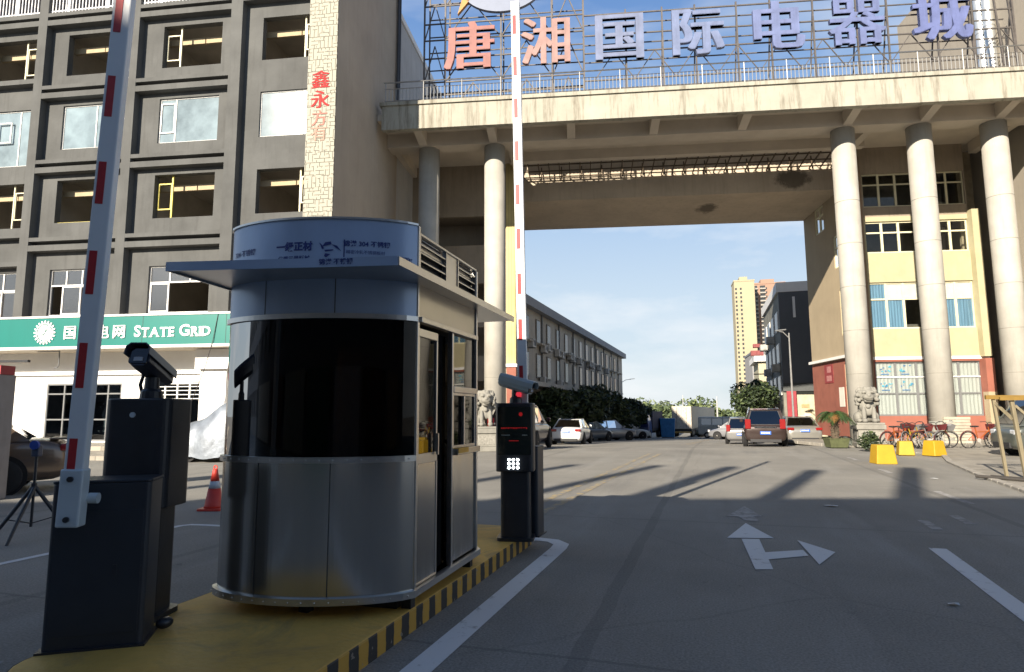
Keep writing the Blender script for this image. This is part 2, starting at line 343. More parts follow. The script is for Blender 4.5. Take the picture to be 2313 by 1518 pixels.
for poly in ([(2.30, 6.23), (2.47, 6.23), (2.89, 7.66), (2.69, 7.68)], [(2.54, 7.74), (3.08, 7.70), (3.12, 8.72)], [(2.56, 6.62), (3.06, 6.78), (3.13, 7.06), (2.66, 6.95)], [(2.99, 6.40), (3.42, 6.94), (3.30, 7.58)]):
    ar.add([(x, y, Z) for x, y in poly], [tuple(range(len(poly)))]); Z += 0.0006
struct(ar.build('arrow_marking', P_W))
ar = MB(); Z = 0.005
for poly in ([(3.18, 8.85), (3.36, 8.85), (3.44, 9.3), (3.22, 9.3)], [(3.05, 9.28), (3.55, 9.25), (3.66, 10.25)]):
    ar.add([(x, y, Z) for x, y in poly], [tuple(range(len(poly)))]); Z += 0.0006
struct(ar.build('arrow_marking', P_F))

# ------------------------------------------------------------------ traffic island
IS = Fr(-1.0, 3.61, 17.5)
isl = thing('traffic_island', 'yellow painted traffic island with black striped kerb under the steel booth', 'traffic island', IS.w(0, 0), IS.yaw)
def rr(x0, x1, y0, y1, r, n=6):
    out = []
    for cx, cy, a0 in ((x1 - r, y0 + r, -90), (x1 - r, y1 - r, 0), (x0 + r, y1 - r, 90), (x0 + r, y0 + r, 180)):
        for k in range(n + 1):
            t = rad(a0 + 90 * k / n); out.append((cx + r * math.cos(t), cy + r * math.sin(t)))
    return out
m = mat('island_yellow', (0.64, 0.385, 0.085), 0.6, amt=0.3, scale=1.1, bump=0.25, bscale=25, fine=0.15)
t_ = m.node_tree; b_ = t_.nodes['Principled BSDF']; src = b_.inputs['Base Color'].links[0].from_socket
n_ = nd(t_, 'ShaderNodeTexNoise'); n_.inputs['Scale'].default_value = 1.6; n_.inputs['Detail'].default_value = 9; n_.inputs['Roughness'].default_value = 0.7; n_.inputs['Distortion'].default_value = 1.2
tc_ = nd(t_, 'ShaderNodeTexCoord'); t_.links.new(tc_.outputs['Object'], n_.inputs['Vector'])
r_ = nd(t_, 'ShaderNodeValToRGB'); r_.color_ramp.elements[0].position = 0.5; r_.color_ramp.elements[1].position = 0.66; r_.color_ramp.elements[0].color = (0, 0, 0, 1); r_.color_ramp.elements[1].color = (0.75, 0.75, 0.75, 1)
t_.links.new(n_.outputs['Fac'], r_.inputs[0]); x_ = nd(t_, 'ShaderNodeMixRGB'); x_.inputs[2].default_value = (0.34, 0.23, 0.085, 1)
t_.links.new(r_.outputs[0], x_.inputs[0]); t_.links.new(src, x_.inputs[1]); t_.links.new(x_.outputs[0], b_.inputs['Base Color'])
out_ = rr(-1.66, 0.0, -0.66, 4.25, 0.28)
MB().prism(out_, 'z', 0.0, 0.15).build('platform', m, isl, bevel=0.012)
def stripe_mat():
    m = bpy.data.materials.new('kerb_stripes'); m.use_nodes = True; t = m.node_tree; b = t.nodes['Principled BSDF']; lk = t.links.new
    tcn = nd(t, 'ShaderNodeTexCoord'); sp = nd(t, 'ShaderNodeSeparateXYZ'); lk(tcn.outputs['Object'], sp.inputs[0])
    nn = nd(t, 'ShaderNodeTexNoise'); nn.inputs['Scale'].default_value = 14; nn.inputs['Detail'].default_value = 6; lk(tcn.outputs['Object'], nn.inputs['Vector'])
    def M(op, *a):
        x = nd(t, 'ShaderNodeMath', operation=op)
        for i, s in enumerate(a):
            if isinstance(s, (int, float)): x.inputs[i].default_value = s
            else: lk(s, x.inputs[i])
        return x.outputs[0]
    c = M('ADD', M('ADD', M('MULTIPLY', sp.outputs[0], 0.85), sp.outputs[1]), M('MULTIPLY', nn.outputs['Fac'], 0.03))
    f = M('GREATER_THAN', M('FRACT', M('DIVIDE', c, 0.215)), 0.5)
    chip = M('GREATER_THAN', nn.outputs['Fac'], 0.66)
    x = nd(t, 'ShaderNodeMixRGB'); x.inputs[1].default_value = (0.018, 0.02, 0.022, 1); x.inputs[2].default_value = (0.42, 0.245, 0.035, 1); lk(f, x.inputs[0])
    y = nd(t, 'ShaderNodeMixRGB'); y.inputs[2].default_value = (0.22, 0.2, 0.17, 1); lk(M('MULTIPLY', chip, 0.8), y.inputs[0]); lk(x.outputs[0], y.inputs[1])
    lk(y.outputs[0], b.inputs['Base Color']); b.inputs['Roughness'].default_value = 0.65
    return m
kb = MB(); N = len(out_); o2 = rr(-1.666, 0.006, -0.666, 4.256, 0.286)
for i in range(N):
    a_, b2 = o2[i], o2[(i + 1) % N]; kb.quad((*a_, 0), (*b2, 0), (*b2, 0.14), (*a_, 0.14)); kb.quad((*a_, 0.14), (*b2, 0.14), (*out_[(i + 1) % N], 0.147), (*out_[i], 0.147))
kb.build('kerb', stripe_mat(), isl)

# ------------------------------------------------------------------ guard booth of stainless steel
K = Fr(-0.69, 4.53, 15.7)
steel = mat('brushed_steel', (0.58, 0.56, 0.52), 0.2, 1.0, amt=0.12, scale=2, bump=0.22, bscale=5, stretch=(1, 1, 0.03), fine=0.06)
steel2 = mat('satin_steel', (0.55, 0.54, 0.52), 0.32, 1.0, amt=0.08, scale=5, fine=0.08)
film = mat('protective_film', (0.36, 0.45, 0.60), 0.3, 0.2, amt=0.12, scale=1.5, bump=0.12, bscale=5, stretch=(1, 1, 0.5), fine=0.1)
ink = mat('film_print', (0.02, 0.035, 0.17), 0.5, amt=0.1)
tint = glass('booth_glass', (0.14, 0.10, 0.065), 1.45, 0.42, 0.02)
tint2 = glass('booth_side_glass', (0.20, 0.17, 0.13), 1.5, 0.9, 0.015)
dark = mat('dark_rubber', (0.012, 0.012, 0.013), 0.6, amt=0.2)
inner = mat('booth_lining', (0.10, 0.085, 0.07), 0.7, amt=0.15)
bo = thing('guard_booth', 'stainless steel guard booth with dark curved glass front and blue film roof band', 'guard booth', K.w(0, 0), K.yaw)
WK = 1.42; LC = (-WK, -0.22)
def arc(off=0.0, n=28, t0=0.0, t1=1.0):
    """front curve from the right corner to the left corner, pushed out by off"""
    P = []
    for i in range(n + 1):
        t = t0 + (t1 - t0) * i / n
        P.append(Vector((-WK * t, LC[1] * t - 0.27 * (4 * t * (1 - t)) ** 0.72)))
    out = []
    for i, p in enumerate(P):
        d = (P[min(i + 1, n)] - P[max(i - 1, 0)]).normalized(); out.append(p + Vector((d.y, -d.x)) * -off if False else p + Vector((-d.y, d.x)).normalized() * off)
    return out
def curve_wall(z0, z1, off0, off1, n=28):
    """band along the front curve, given thickness from off0 (outer) to off1 (inner); each face strip has its own vertices"""
    mb = MB(); A = arc(off0, n); B = arc(off1, n)
    def strip(P, za, Q, zb):
        vs = [(*p, za) for p in P] + [(*q, zb) for q in Q]; mb.add(vs, [(i, i + 1, n + 2 + i, n + 1 + i) for i in range(n)])
    strip(A, z0, A, z1); strip(B, z1, B, z0); strip(A, z1, B, z1); strip(B, z0, A, z0)
    for i in (0, n): mb.quad((*A[i], z0), (*B[i], z0), (*B[i], z1), (*A[i], z1))
    return mb
sgn = 1
def plan(off=0.0):
    return [tuple(p) for p in arc(off)] + [(-WK - off, -0.1), (-WK - off, 1.34 + off), (-0.95 * WK, 1.5 + off), (-WK / 2, 1.56 + off), (-0.05 * WK, 1.5 + off), (off, 1.34 + off)]
_a = arc(0.1)
if _a[14].y > arc(0)[14].y: sgn = -1                       # make positive offsets point outwards
_arc = arc
def arc(off=0.0, n=28, t0=0.0, t1=1.0): return _arc(off * sgn, n, t0, t1)
fl = MB(); fl.prism(plan(-0.02), 'z', 0.245, 0.29); fl.build('floor', inner, bo)
b = MB().loft([[Vector((*p, z)) for p in plan(o)] for o, z in ((0.005, 0.235), (0.03, 0.24), (0.03, 0.285), (0.006, 0.29))]); b.build('base_rim', steel2, bo)
for x, y in ((-0.06, 0.06), (-0.06, 1.28), (-1.36, 0.0), (-1.36, 1.28), (-0.7, -0.2)):
    MB().box(x - 0.035, x + 0.035, y - 0.035, y + 0.035, 0.15, 0.245).build('foot', dark, bo)
cb = MB(); cb.box(-1.3, -0.12, 0.0, 1.2, 0.152, 0.24); cb.build('underframe', dark, bo)
curve_wall(0.29, 1.16, 0.0, -0.03).build('lower_panel', steel, bo, smooth=True)
curve_wall(1.16, 1.20, 0.022, -0.03).build('window_ledge', steel2, bo)
g_ = curve_wall(1.20, 2.15, -0.004, -0.012); g_.build('front_window', tint, bo, smooth=True)
curve_wall(2.15, 2.185, 0.018, -0.03).build('window_head', steel2, bo)
curve_wall(2.185, 2.43, 0.0, -0.03).build('upper_band', film, bo, smooth=True)
rb = curve_wall(2.46, 2.86, 0.0, -0.03).build('roof_band', film, bo, smooth=True)
curve_wall(2.86, 2.875, 0.012, -0.04).build('roof_edge', steel2, bo)
# printed film writing, bent round the curve
def curved_text(name, s, size, t, z, parent, off=0.004, bold=0.004):
    o = text(name, s, size, 0.0, ink, parent, (0, 0, 0), (0, 0, 0), bold)
    tot = 0; ps = arc(0, 200); cum = [0]
    for i in range(200): tot += (ps[i + 1] - ps[i]).length; cum.append(tot)
    target = t * tot; A2 = arc(off, 200)
    for v in o.data.vertices:
        d = target - v.co.x                          # text x runs towards the right corner (t = 0)
        d = min(max(d, 0.001), tot - 0.001); i = max(j for j in range(201) if cum[j] <= d); f = (d - cum[i]) / (cum[min(i + 1, 200)] - cum[i] + 1e-9)
        q = A2[i].lerp(A2[min(i + 1, 200)], f); v.co = Vector((q.x, q.y, z + v.co.y))
    return o
curved_text('lettering', '一级正材', 0.068, 0.560, 2.66, rb, bold=0.003); curved_text('lettering', '优质三号板材', 0.040, 0.560, 2.575, rb, bold=0.001)
curved_text('lettering', '锦港 304 不锈钢', 0.046, 0.235, 2.68, rb, bold=0.001)
for k, s in enumerate(('精密冷轧不锈钢板材', '厚度 0.8 规格', '保护膜请及时撕除')): curved_text('lettering', s, 0.030, 0.24, 2.62 - 0.05 * k, rb, bold=0.0)
curved_text('lettering', '304 不锈钢', 0.05, 0.84, 2.65, rb, bold=0.001); curved_text('lettering', '优质板材', 0.045, 0.845, 2.57, rb, bold=0.001); curved_text('lettering', '不锈钢', 0.045, 0.07, 2.58, rb)
lg = MB(); A2 = arc(0.005, 200)
def on_arc(t, z): p = A2[min(max(int((t - 0.115) * 200), 0), 200)]; return (p.x, p.y, z)
for quad in ([(0.515, 2.66), (0.50, 2.69), (0.475, 2.695), (0.47, 2.675)], [(0.47, 2.675), (0.455, 2.655), (0.425, 2.625), (0.445, 2.665)], [(0.515, 2.67), (0.53, 2.69), (0.515, 2.64), (0.505, 2.645)], [(0.505, 2.635), (0.46, 2.64), (0.465, 2.63), (0.50, 2.622)], [(0.50, 2.61), (0.475, 2.605), (0.495, 2.58), (0.505, 2.59)]):
    lg.add([on_arc(t, z) for t, z in quad], [(0, 1, 2, 3)])
for z in (2.54, 2.72): lg.add([on_arc(0.435 - 0.002, z) for _ in range(1)] + [on_arc(0.43, z), on_arc(0.43, z + 0.001), on_arc(0.435, z + 0.001)], [(0, 1, 2, 3)])
lg.quad(on_arc(0.415, 2.54), on_arc(0.41, 2.54), on_arc(0.41, 2.71), on_arc(0.415, 2.71))
lg.build('emblem', ink, rb)
for t in (0.33, 0.69):
    A3 = arc(0.0015, 200); p, q = A3[int(t * 200)], A3[int(t * 200) + 1]
    MB().quad((*p, 0.29), (*q, 0.29), (*q, 1.16), (*p, 1.16)).build('sheet_joint', mat('joint_dark_steel', (0.12, 0.12, 0.12), 0.4, 0.8), bo); MB().quad((*p, 2.185), (*q, 2.185), (*q, 2.43), (*p, 2.43)).build('sheet_joint', MATS['joint_dark_steel'], bo)
rv = MB(); A3 = arc(0.0235, 200)
for k in range(4, 200, 12):
    for z in (1.18, 0.262): q = arc(0.0315, 200)[k] if z < 1 else A3[k]; rv.ball((q.x, q.y, z), (0.006, 0.006, 0.006), 8)
o = rv.build('rivets', steel2, bo); o['kind'] = 'stuff'
# canopy plate
cp = [(0.15, -0.62), (0.155, 2.05), (-1.66, 2.05), (-1.36, -0.90)]
cn = MB(); cn.prism(cp, 'z', 2.43, 2.46); cn.build('canopy', steel2, bo)
ce = MB()
ce.bar((0.15, -0.622, 2.445), (-1.36, -0.902, 2.445), 0.012, 0.06, 1); ce.bar((0.153, -0.62, 2.445), (0.158, 2.05, 2.445), 0.012, 0.055, 0); ce.bar((-1.362, -0.9, 2.445), (-1.662, 2.05, 2.445), 0.012, 0.055, 0)
ce.build('canopy_edge', [steel2, film], bo)
text('lettering', '锦港 不锈钢', 0.042, 0, ink, bo, (-0.24, -0.706, 2.445), (90, 0, 0), 0.001).rotation_euler = (rad(90), 0, math.atan2(0.28, 1.51))
# right flank: posts, door, sliding window, upper sheet, louvres
def SB(y0, y1, z0, z1, x0=-0.03, x1=0.0, mb=None, m=0): mb = mb or MB(); return mb.box(x0, x1, y0, y1, z0, z1, m)
SB(0.0, 0.035, 0.29, 2.86, -0.035, 0.012).build('corner_post', steel2, bo, bevel=0.004)
SB(1.30, 1.34, 0.29, 2.80, -0.035, 0.012).build('corner_post', steel2, bo, bevel=0.004)
SB(0.70, 0.735, 0.29, 2.15, -0.035, 0.01).build('door_post', steel2, bo, bevel=0.004)
SB(0.035, 1.30, 2.15, 2.19, -0.03, 0.03).build('door_track', steel2, bo, bevel=0.004)
SB(0.035, 1.30, 2.19, 2.43, -0.03, -0.002).build('head_panel', mat('flank_steel', (0.44, 0.42, 0.38), 0.3, 0.9, amt=0.1, scale=2, bump=0.06, bscale=6, fine=0.08), bo)
dr = SB(0.05, 0.40, 0.31, 1.13, -0.022, -0.004).build('door', steel, bo)
f_ = MB()
for y0, y1, z0, z1 in ((0.04, 0.41, 1.13, 1.20), (0.04, 0.41, 2.05, 2.11), (0.04, 0.065, 1.2, 2.05), (0.385, 0.41, 1.2, 2.05), (0.04, 0.41, 0.295, 0.31), (0.395, 0.415, 0.31, 1.13)): f_.box(-0.03, 0.002, y0, y1, z0, z1)
f_.build('door_frame', steel2, dr, bevel=0.003)
SB(0.065, 0.385, 1.2, 2.05, -0.018, -0.012).build('door_glass', tint2, dr); MB().bar((0.02, 0.37, 1.18), (0.02, 0.37, 1.34), 0.018).build('handle', steel2, dr)
SB(0.42, 0.70, 0.31, 2.12, -0.07, -0.055).build('sliding_door', tint, bo)
SB(0.735, 1.30, 0.31, 1.15, -0.022, -0.004).build('lower_panel', steel, bo)
SB(0.735, 1.30, 1.15, 1.20, -0.03, 0.05).build('window_ledge', mat('ledge_steel', (0.55, 0.5, 0.42), 0.3, 0.9), bo, bevel=0.004)
SB(0.74, 0.98, 1.165, 1.205, -0.03, 0.055).build('yellow_strip', mat('yellow_tape', (0.62, 0.32, 0.02), 0.5), bo)
SB(0.735, 1.30, 1.66, 1.71, -0.03, 0.015).build('transom_bar', steel2, bo, bevel=0.003)
wn = MB()
for y0, y1, z0, z1 in ((0.735, 0.76, 1.20, 1.66), (1.275, 1.30, 1.20, 1.66), (1.0, 1.03, 1.20, 1.66), (0.76, 1.275, 1.20, 1.225), (0.76, 1.275, 1.635, 1.66)): wn.box(-0.03, 0.004, y0, y1, z0, z1)
wn = wn.build('sliding_window', steel2, bo, bevel=0.003)
SB(0.76, 1.0, 1.225, 1.635, -0.03, -0.024).build('pane', tint, wn); SB(1.03, 1.275, 1.225, 1.635, -0.016, -0.01).build('pane', tint2, wn)
SB(0.735, 1.30, 1.71, 2.15, -0.018, -0.012).build('fixed_pane', tint2, bo)
for y0, y1 in ((0.055, 0.56), (0.85, 1.29)):
    lv = MB(); lv.box(-0.03, 0.004, y0 - 0.02, y0, 2.46, 2.80); lv.box(-0.03, 0.004, y1, y1 + 0.012, 2.46, 2.80); lv.box(-0.05, -0.045, y0, y1, 2.46, 2.80, 1)
    for k in range(5):
        z = 2.485 + k * 0.062; lv.add([(-0.04, y0, z + 0.035), (0.0, y0, z), (0.0, y1, z), (-0.04, y1, z + 0.035), (-0.04, y0, z + 0.045), (0.0, y0, z + 0.01), (0.0, y1, z + 0.01), (-0.04, y1, z + 0.045)], [(0, 1, 2, 3), (7, 6, 5, 4), (1, 5, 6, 2), (0, 3, 7, 4)])
    lv.build('louvre', [steel2, dark], bo)
SB(0.575, 0.83, 2.46, 2.80, -0.03, -0.004).build('side_plate', steel2, bo)
SB(0.035, 1.30, 2.80, 2.815, -0.035, 0.01).build('roof_edge', steel2, bo)
rf = MB(); rf.prism(plan(-0.03), 'z', 2.70, 2.74); rf.build('roof', steel2, bo)
# far walls of the booth
bw = MB(); bw.wall(-0.16, 1.34, 0.29, 2.8, 0, 0.03, [(0.1, 1.25, 1.2, 2.12)]); o = bw.build('left_wall', steel, bo); o.rotation_euler.z = rad(90); o.location = (-WK + 0.03, 0, 0)
MB().box(-WK + 0.012, -WK + 0.018, 0.1, 1.25, 1.2, 2.12).build('side_window', tint2, bo)
bk = MB(); rp = [(-WK, 1.34), (-0.95 * WK, 1.5), (-WK / 2, 1.56), (-0.05 * WK, 1.5), (0, 1.34)]
for i in range(4):
    p, q = Vector((*rp[i], 0)), Vector((*rp[i + 1], 0))
    for z0, z1, mm in ((0.29, 1.2, 0), (1.2, 2.15, 1), (2.15, 2.8, 0)):
        bk.quad(p + Vector((0, 0, z0)), q + Vector((0, 0, z0)), q + Vector((0, 0, z1)), p + Vector((0, 0, z1)), mm)
bk.build('rear_wall', [steel, tint2], bo)
MB().box(-1.2, -0.5, 0.9, 1.25, 0.95, 1.0).build('desk', inner, bo)

# ================================================================== BUILDINGS
# block across the street behind the camera: it throws the long shade over the foreground
rb_m = mat('opposite_block_render', (0.16, 0.16, 0.165), 0.85, amt=0.12, scale=0.6, streak=0.3)
ob = thing('opposite_building', 'plain grey block across the street with a row of posts on its roof', 'building', (0, -12, 0), 0)
mb = MB(); mb.wall(-70, 22, 0, 11.35, -0.3, 0.0, [(x, x + 2.2, z, z + 1.7) for x in range(-66, 20, 4) for z in (1.2, 4.4, 7.7)]); mb.box(-70, 22, -12, -0.6, 0, 11.35); mb.box(-70, 22, -0.65, -0.55, 11.35, 12.45); mb.box(-70, 22, -0.55, 0.0, 11.3, 11.36); mb.build('wall', rb_m, ob)
for x, h, wd in ((-14.9, 1.9, .28), (-12.7, 1.75, .32), (-10.3, 1.45, .34), (-7.9, 1.6, .36), (-17.4, 2.0, .3), (-20.1, 1.8, .3), (-22.5, 1.9, .3)):
    MB().box(x - wd / 2, x + wd / 2, -0.6, -0.6 + wd, 12.3, 12.3 + 1.9 * h).build('roof_post', rb_m, ob)

for k, (x0, x1, c) in enumerate(((-34, -24, (0.4, 0.38, 0.34)), (-23, -17, (0.10, 0.04, 0.03)), (-16, -10, (0.35, 0.33, 0.25)), (-9, -4.5, (0.05, 0.12, 0.08)), (-3.5, 1.5, (0.42, 0.42, 0.42)), (3, 8, (0.03, 0.03, 0.035)), (9, 15, (0.3, 0.2, 0.12)))):
    MB().box(x0, x1, 0.0, 0.12, 0.1, 3.0).build('front_panel', mat(f'reflection_panel_{"abcdefg"[k]}', c, 0.6, amt=0.2), ob)  # unseen coloured boxes, added so the booth steel reflects vertical bands
# ------------------------------------------------------------------ grey office building on the left (frame BL)
grey = mat('grey_render', (0.092, 0.094, 0.092), 0.9, amt=0.22, scale=0.55, bump=0.3, bscale=9, streak=0.5, streak_col=(0.055, 0.055, 0.053))
white_w = mat('white_wall_paint', (0.72, 0.71, 0.69), 0.8, amt=0.05, scale=1.2, streak=0.12, streak_col=(0.5, 0.47, 0.42))
taupe = mat('taupe_render', (0.38, 0.325, 0.26), 0.9, amt=0.1, scale=0.5, bump=0.15, bscale=8, streak=0.25, streak_col=(0.26, 0.215, 0.165))
soffit = mat('soffit_paint', (0.56, 0.50, 0.42), 0.9, amt=0.1, scale=0.7, streak=0)
room = mat('bare_concrete_room', (0.45, 0.42, 0.37), 0.95, amt=0.15, scale=1)
room_l = mat('beam_concrete', (0.42, 0.34, 0.22), 0.9, amt=0.1)
fr_y = mat('window_frame_cream', (0.62, 0.58, 0.40), 0.5, amt=0.06); fr_w = mat('window_frame_white', (0.72, 0.71, 0.68), 0.5, amt=0.05)
fr_yy = mat('window_frame_yellow', (0.72, 0.60, 0.10), 0.5, amt=0.08); fr_g = mat('window_frame_grey', (0.15, 0.155, 0.16), 0.45, amt=0.08)
wg = glass('window_glass', (0.55, 0.6, 0.62), 1.55, 0.95, 0.01, base=0.0); wg_m = glass('window_glass_mirror', (0.35, 0.42, 0.48), 1.6, 0.95, 0.01, base=0.6)
lbd = thing('office_building', 'grey rendered office block with recessed windows and raised bands, left of the gateway', 'building', BL.o, BL.yaw)
UB = [(-21.2, -18.9), (-16.6, -14.3), (-12.78, -10.55), (-8.15, -5.4), (-3.52, -0.95)]
ZW = [(16.42, 18.35), (13.0, 15.0), (9.68, 11.58), (5.62, 7.62)]
def hole(i, j):
    z0, z1 = ZW[j]
    if i < 2: z0 -= 0.15; z1 -= 0.05
    if i == 0 or i == 1:
        if j == 1: z0 = 12.35
    return (*UB[i], z0, z1)
holes = [hole(i, j) for i in range(5) for j in range(4)]
mb = MB(); mb.wall(-24, -0.6, 4.1, 19.2, 0.33, 0.62, holes); mb.wall(-24, -0.6, 22.2, 24, 0.33, 0.62); mb.build('wall', grey, lbd)
for u0, u1 in ((-18.6, -18.1), (-14.05, -13.62), (-9.52, -9.1), (-4.82, -4.30)): MB().box(u0, u1, 0, 0.33, 4.1, 24).build('pilaster', grey, lbd)
def band_(*a): MB().box(*a).build('band', grey, lbd)
for A in (19.1, 15.67, 12.26, 8.80):
    for u0, u1 in ((-13.62, -9.52), (-9.1, -4.82)):
        band_(u0, u1, 0.004, 0.33, A, A + 0.17); band_(u0, u1, 0.004, 0.33, A - 0.42, A - 0.17)
for z0, z1 in ((19.1, 19.3), (18.7, 18.95), (16.0, 16.22), (7.75, 7.95), (9.0, 9.1)): band_(-18.1, -14.05, 0.004, 0.33, z0, z1)
band_(-4.3, -1.24, 0.004, 0.33, 19.0, 19.3)
# windows
def casement(mb, u0, u1, z0, z1, d=0.52, w_=0.05):
    mb.box(u0, u0 + w_, d, d + 0.05, z0, z1); mb.box(u1 - w_, u1, d, d + 0.05, z0, z1); mb.box(u0 + w_, u1 - w_, d, d + 0.05, z0, z0 + w_); mb.box(u0 + w_, u1 - w_, d, d + 0.05, z1 - w_, z1)
for i in range(5):
    for j in range(4):
        u0, u1, z0, z1 = hole(i, j); f = MB(); fm = fr_y
        if j in (0, 2):
            s = u0 + 0.72 if i == 3 else (u1 - 0.1 if i == 2 else u1 - 0.72)
            if j == 2 and i in (2, 3): fm = fr_yy
            if j == 2 and i == 2: f.box(u0, u1, 0.45, 0.5, z0, z0 + 0.05)
            f.box(s - 0.03, s + 0.03, 0.5, 0.56, z0, z1)
            if i == 3: casement(f, u0 + 0.05, s - 0.03, z0 + 0.42, z1 - 0.32)
            elif i != 2: casement(f, s + 0.03, u1 - 0.04, z0 + 0.42, z1 - 0.32)
            f.build('window', fm, lbd)
        elif j == 1:
            s = u0 + 0.75 if i == 3 else u1 - 0.62
            f.box(u0, u1, 0.40, 0.46, z0, z0 + 0.045); f.box(u0, u1, 0.40, 0.46, z1 - 0.045, z1); f.box(u0, u0 + 0.045, 0.40, 0.46, z0, z1); f.box(u1 - 0.045, u1, 0.40, 0.46, z0, z1); f.box(s - 0.025, s + 0.025, 0.40, 0.46, z0, z1)
            if i == 3: casement(f, u0 + 0.05, s - 0.03, z0 + 0.45, z1 - 0.2, 0.38)
            if i == 1: casement(f, u0 + 0.6, u1 - 0.95, z0 + 1.1, z1 - 0.55, 0.30)
            f = f.build('window', fr_w, lbd)
            g = MB(); g.box(u0 + 0.045, s - 0.025, 0.425, 0.431, z0 + 0.045, z1 - 0.045); g.box(s + 0.025, u1 - 0.045, 0.425, 0.431, z0 + 0.045, z1 - 0.045); g.build('pane', mat('film_covered_pane', (0.20, 0.255, 0.28), 0.06, amt=0.35, scale=0.9, spec=1.0), f)
        else:
            zt = z0 + 1.28; k = 3
            f.box(u0, u1, 0.42, 0.48, zt, zt + 0.06); f.box(u0, u1, 0.42, 0.48, z1 - 0.05, z1); f.box(u0, u1, 0.42, 0.48, z0, z0 + 0.05); f.box(u0, u0 + 0.05, 0.42, 0.48, z0, z1); f.box(u1 - 0.05, u1, 0.42, 0.48, z0, z1)
            us = [u0 + (u1 - u0) * q / k for q in range(k + 1)]
            for q in us[1:-1]: f.box(q - 0.03, q + 0.03, 0.42, 0.48, zt, z1)
            if i == 3: casement(f, u0 + 0.05, us[1], z0 + 0.05, zt, 0.40, 0.06)
            else: casement(f, us[1] - 0.15, us[2], z0 + 0.05, zt, 0.40, 0.06); casement(f, us[2] - 0.1, u1 - 0.05, z0 + 0.05, zt, 0.44, 0.06)
            f = f.build('window', fr_w, lbd)
            g = MB(); g.box(u0 + 0.05, u1 - 0.05, 0.445, 0.45, zt + 0.06, z1 - 0.05)
            if i == 3: g.box(u0 + 0.1, us[1] - 0.05, 0.43, 0.435, z0 + 0.1, zt - 0.05)
            else: g.box(us[1] - 0.1, us[2] - 0.05, 0.42, 0.425, z0 + 0.1, zt - 0.05); g.box(us[2] - 0.05, u1 - 0.1, 0.46, 0.465, z0 + 0.1, zt - 0.05)
            g.build('pane', glass('window_glass_dusty', (0.5, 0.48, 0.46), 1.5, 0.8, 0.15, base=0.22), f)
# rooms behind the openings
rm = MB()
for zc in (18.95, 15.55, 12.15, 8.4): rm.box(-24, -0.62, 0.62, 8, zc, zc + 0.2)
rm.box(-24, -0.62, 0.62, 8, 4.9, 5.1); rm.box(-24, -0.62, 8, 8.2, 4.1, 22)
for u in (-18.3, -13.85, -9.3, -4.55): rm.box(u - 0.12, u + 0.12, 0.65, 8, 5.1, 18.95)
rm.build('interior', room, lbd)
for i in range(1, 5):
    for j in (0, 1, 2):
        u0, u1, z0, z1 = hole(i, j)
        MB().box(u0 - 0.3, u0 + (u1 - u0) * .55, 0.98, 1.12, z1 - 0.50, z1 - 0.24).box(u0 + (u1 - u0) * .57, u1 + 0.5, 0.98, 1.12, z1 - 0.50, z1 - 0.24).build('ceiling_beam', room_l, lbd)
# open top storey with railing
top = MB(); top.box(-24, -0.6, 2.4, 2.7, 19.0, 24); top.box(-24, -0.6, 0.0, 2.4, 22.2, 22.4); top.build('terrace_wall', mat('terrace_render', (0.20, 0.19, 0.20), 0.9), lbd)
ra = MB()
for u0, u1 in ((-18.1, -14.05), (-13.62, -9.52), (-9.1, -4.82), (-4.3, -1.3)):
    ra.box(u0, u1, 0.12, 0.17, 20.35, 20.42); ra.box(u0, u1, 0.12, 0.17, 19.4, 19.45)
    nb = int((u1 - u0) / 0.16)
    for k in range(nb): u = u0 + (k + .5) * (u1 - u0) / nb; ra.box(u - 0.018, u + 0.018, 0.12, 0.155, 19.27, 20.36)
    for u in (u0 + 0.9, u1 - 1.3): ra.box(u - 0.06, u + 0.06, 0.1, 0.2, 19.27, 20.42)
ra.build('railing', mat('railing_white', (0.7, 0.7, 0.72), 0.5, amt=0.06), lbd)
# tiled corner fin with the painted sign
fin_m = mat('tile_fin_base', (0.7, 0.66, 0.55), 0.6)
def fin_tiles():
    m = bpy.data.materials.new('fin_mosaic'); m.use_nodes = True; t = m.node_tree; b = t.nodes['Principled BSDF']; lk = t.links.new
    tcn = nd(t, 'ShaderNodeTexCoord')
    def brick(rot, bw, bh, off):
        p = nd(t, 'ShaderNodeMapping'); p.inputs['Rotation'].default_value = (rad(90), 0, rot); lk(tcn.outputs['Object'], p.inputs[0])
        r = nd(t, 'ShaderNodeTexBrick'); r.inputs['Scale'].default_value = 1; r.inputs['Brick Width'].default_value = bw; r.inputs['Row Height'].default_value = bh; r.inputs['Mortar Size'].default_value = 0.014; r.inputs['Mortar Smooth'].default_value = 0.2; r.offset = off
        lk(p.outputs[0], r.inputs['Vector']); return r.outputs['Fac']
    f1, f2 = brick(0, 0.40, 0.17, 0.5), brick(0, 0.17, 0.5, 0.33)
    no_ = nd(t, 'ShaderNodeTexNoise'); no_.inputs['Scale'].default_value = 4.2; no_.inputs['Detail'].default_value = 1; lk(tcn.outputs['Object'], no_.inputs['Vector'])
    g1 = nd(t, 'ShaderNodeMath', operation='GREATER_THAN'); g1.inputs[1].default_value = 0.5; lk(no_.outputs['Fac'], g1.inputs[0])
    mxa = nd(t, 'ShaderNodeMixRGB'); lk(g1.outputs[0], mxa.inputs[0]); lk(f1, mxa.inputs[1]); lk(f2, mxa.inputs[2])
    c = nd(t, 'ShaderNodeMixRGB'); c.inputs[1].default_value = (0.36, 0.35, 0.295, 1); c.inputs[2].default_value = (0.10, 0.095, 0.075, 1); lk(mxa.outputs[0], c.inputs[0])
    lk(c.outputs[0], b.inputs['Base Color']); b.inputs['Roughness'].default_value = 0.75; b.inputs['Specular IOR Level'].default_value = 0.15
    return m
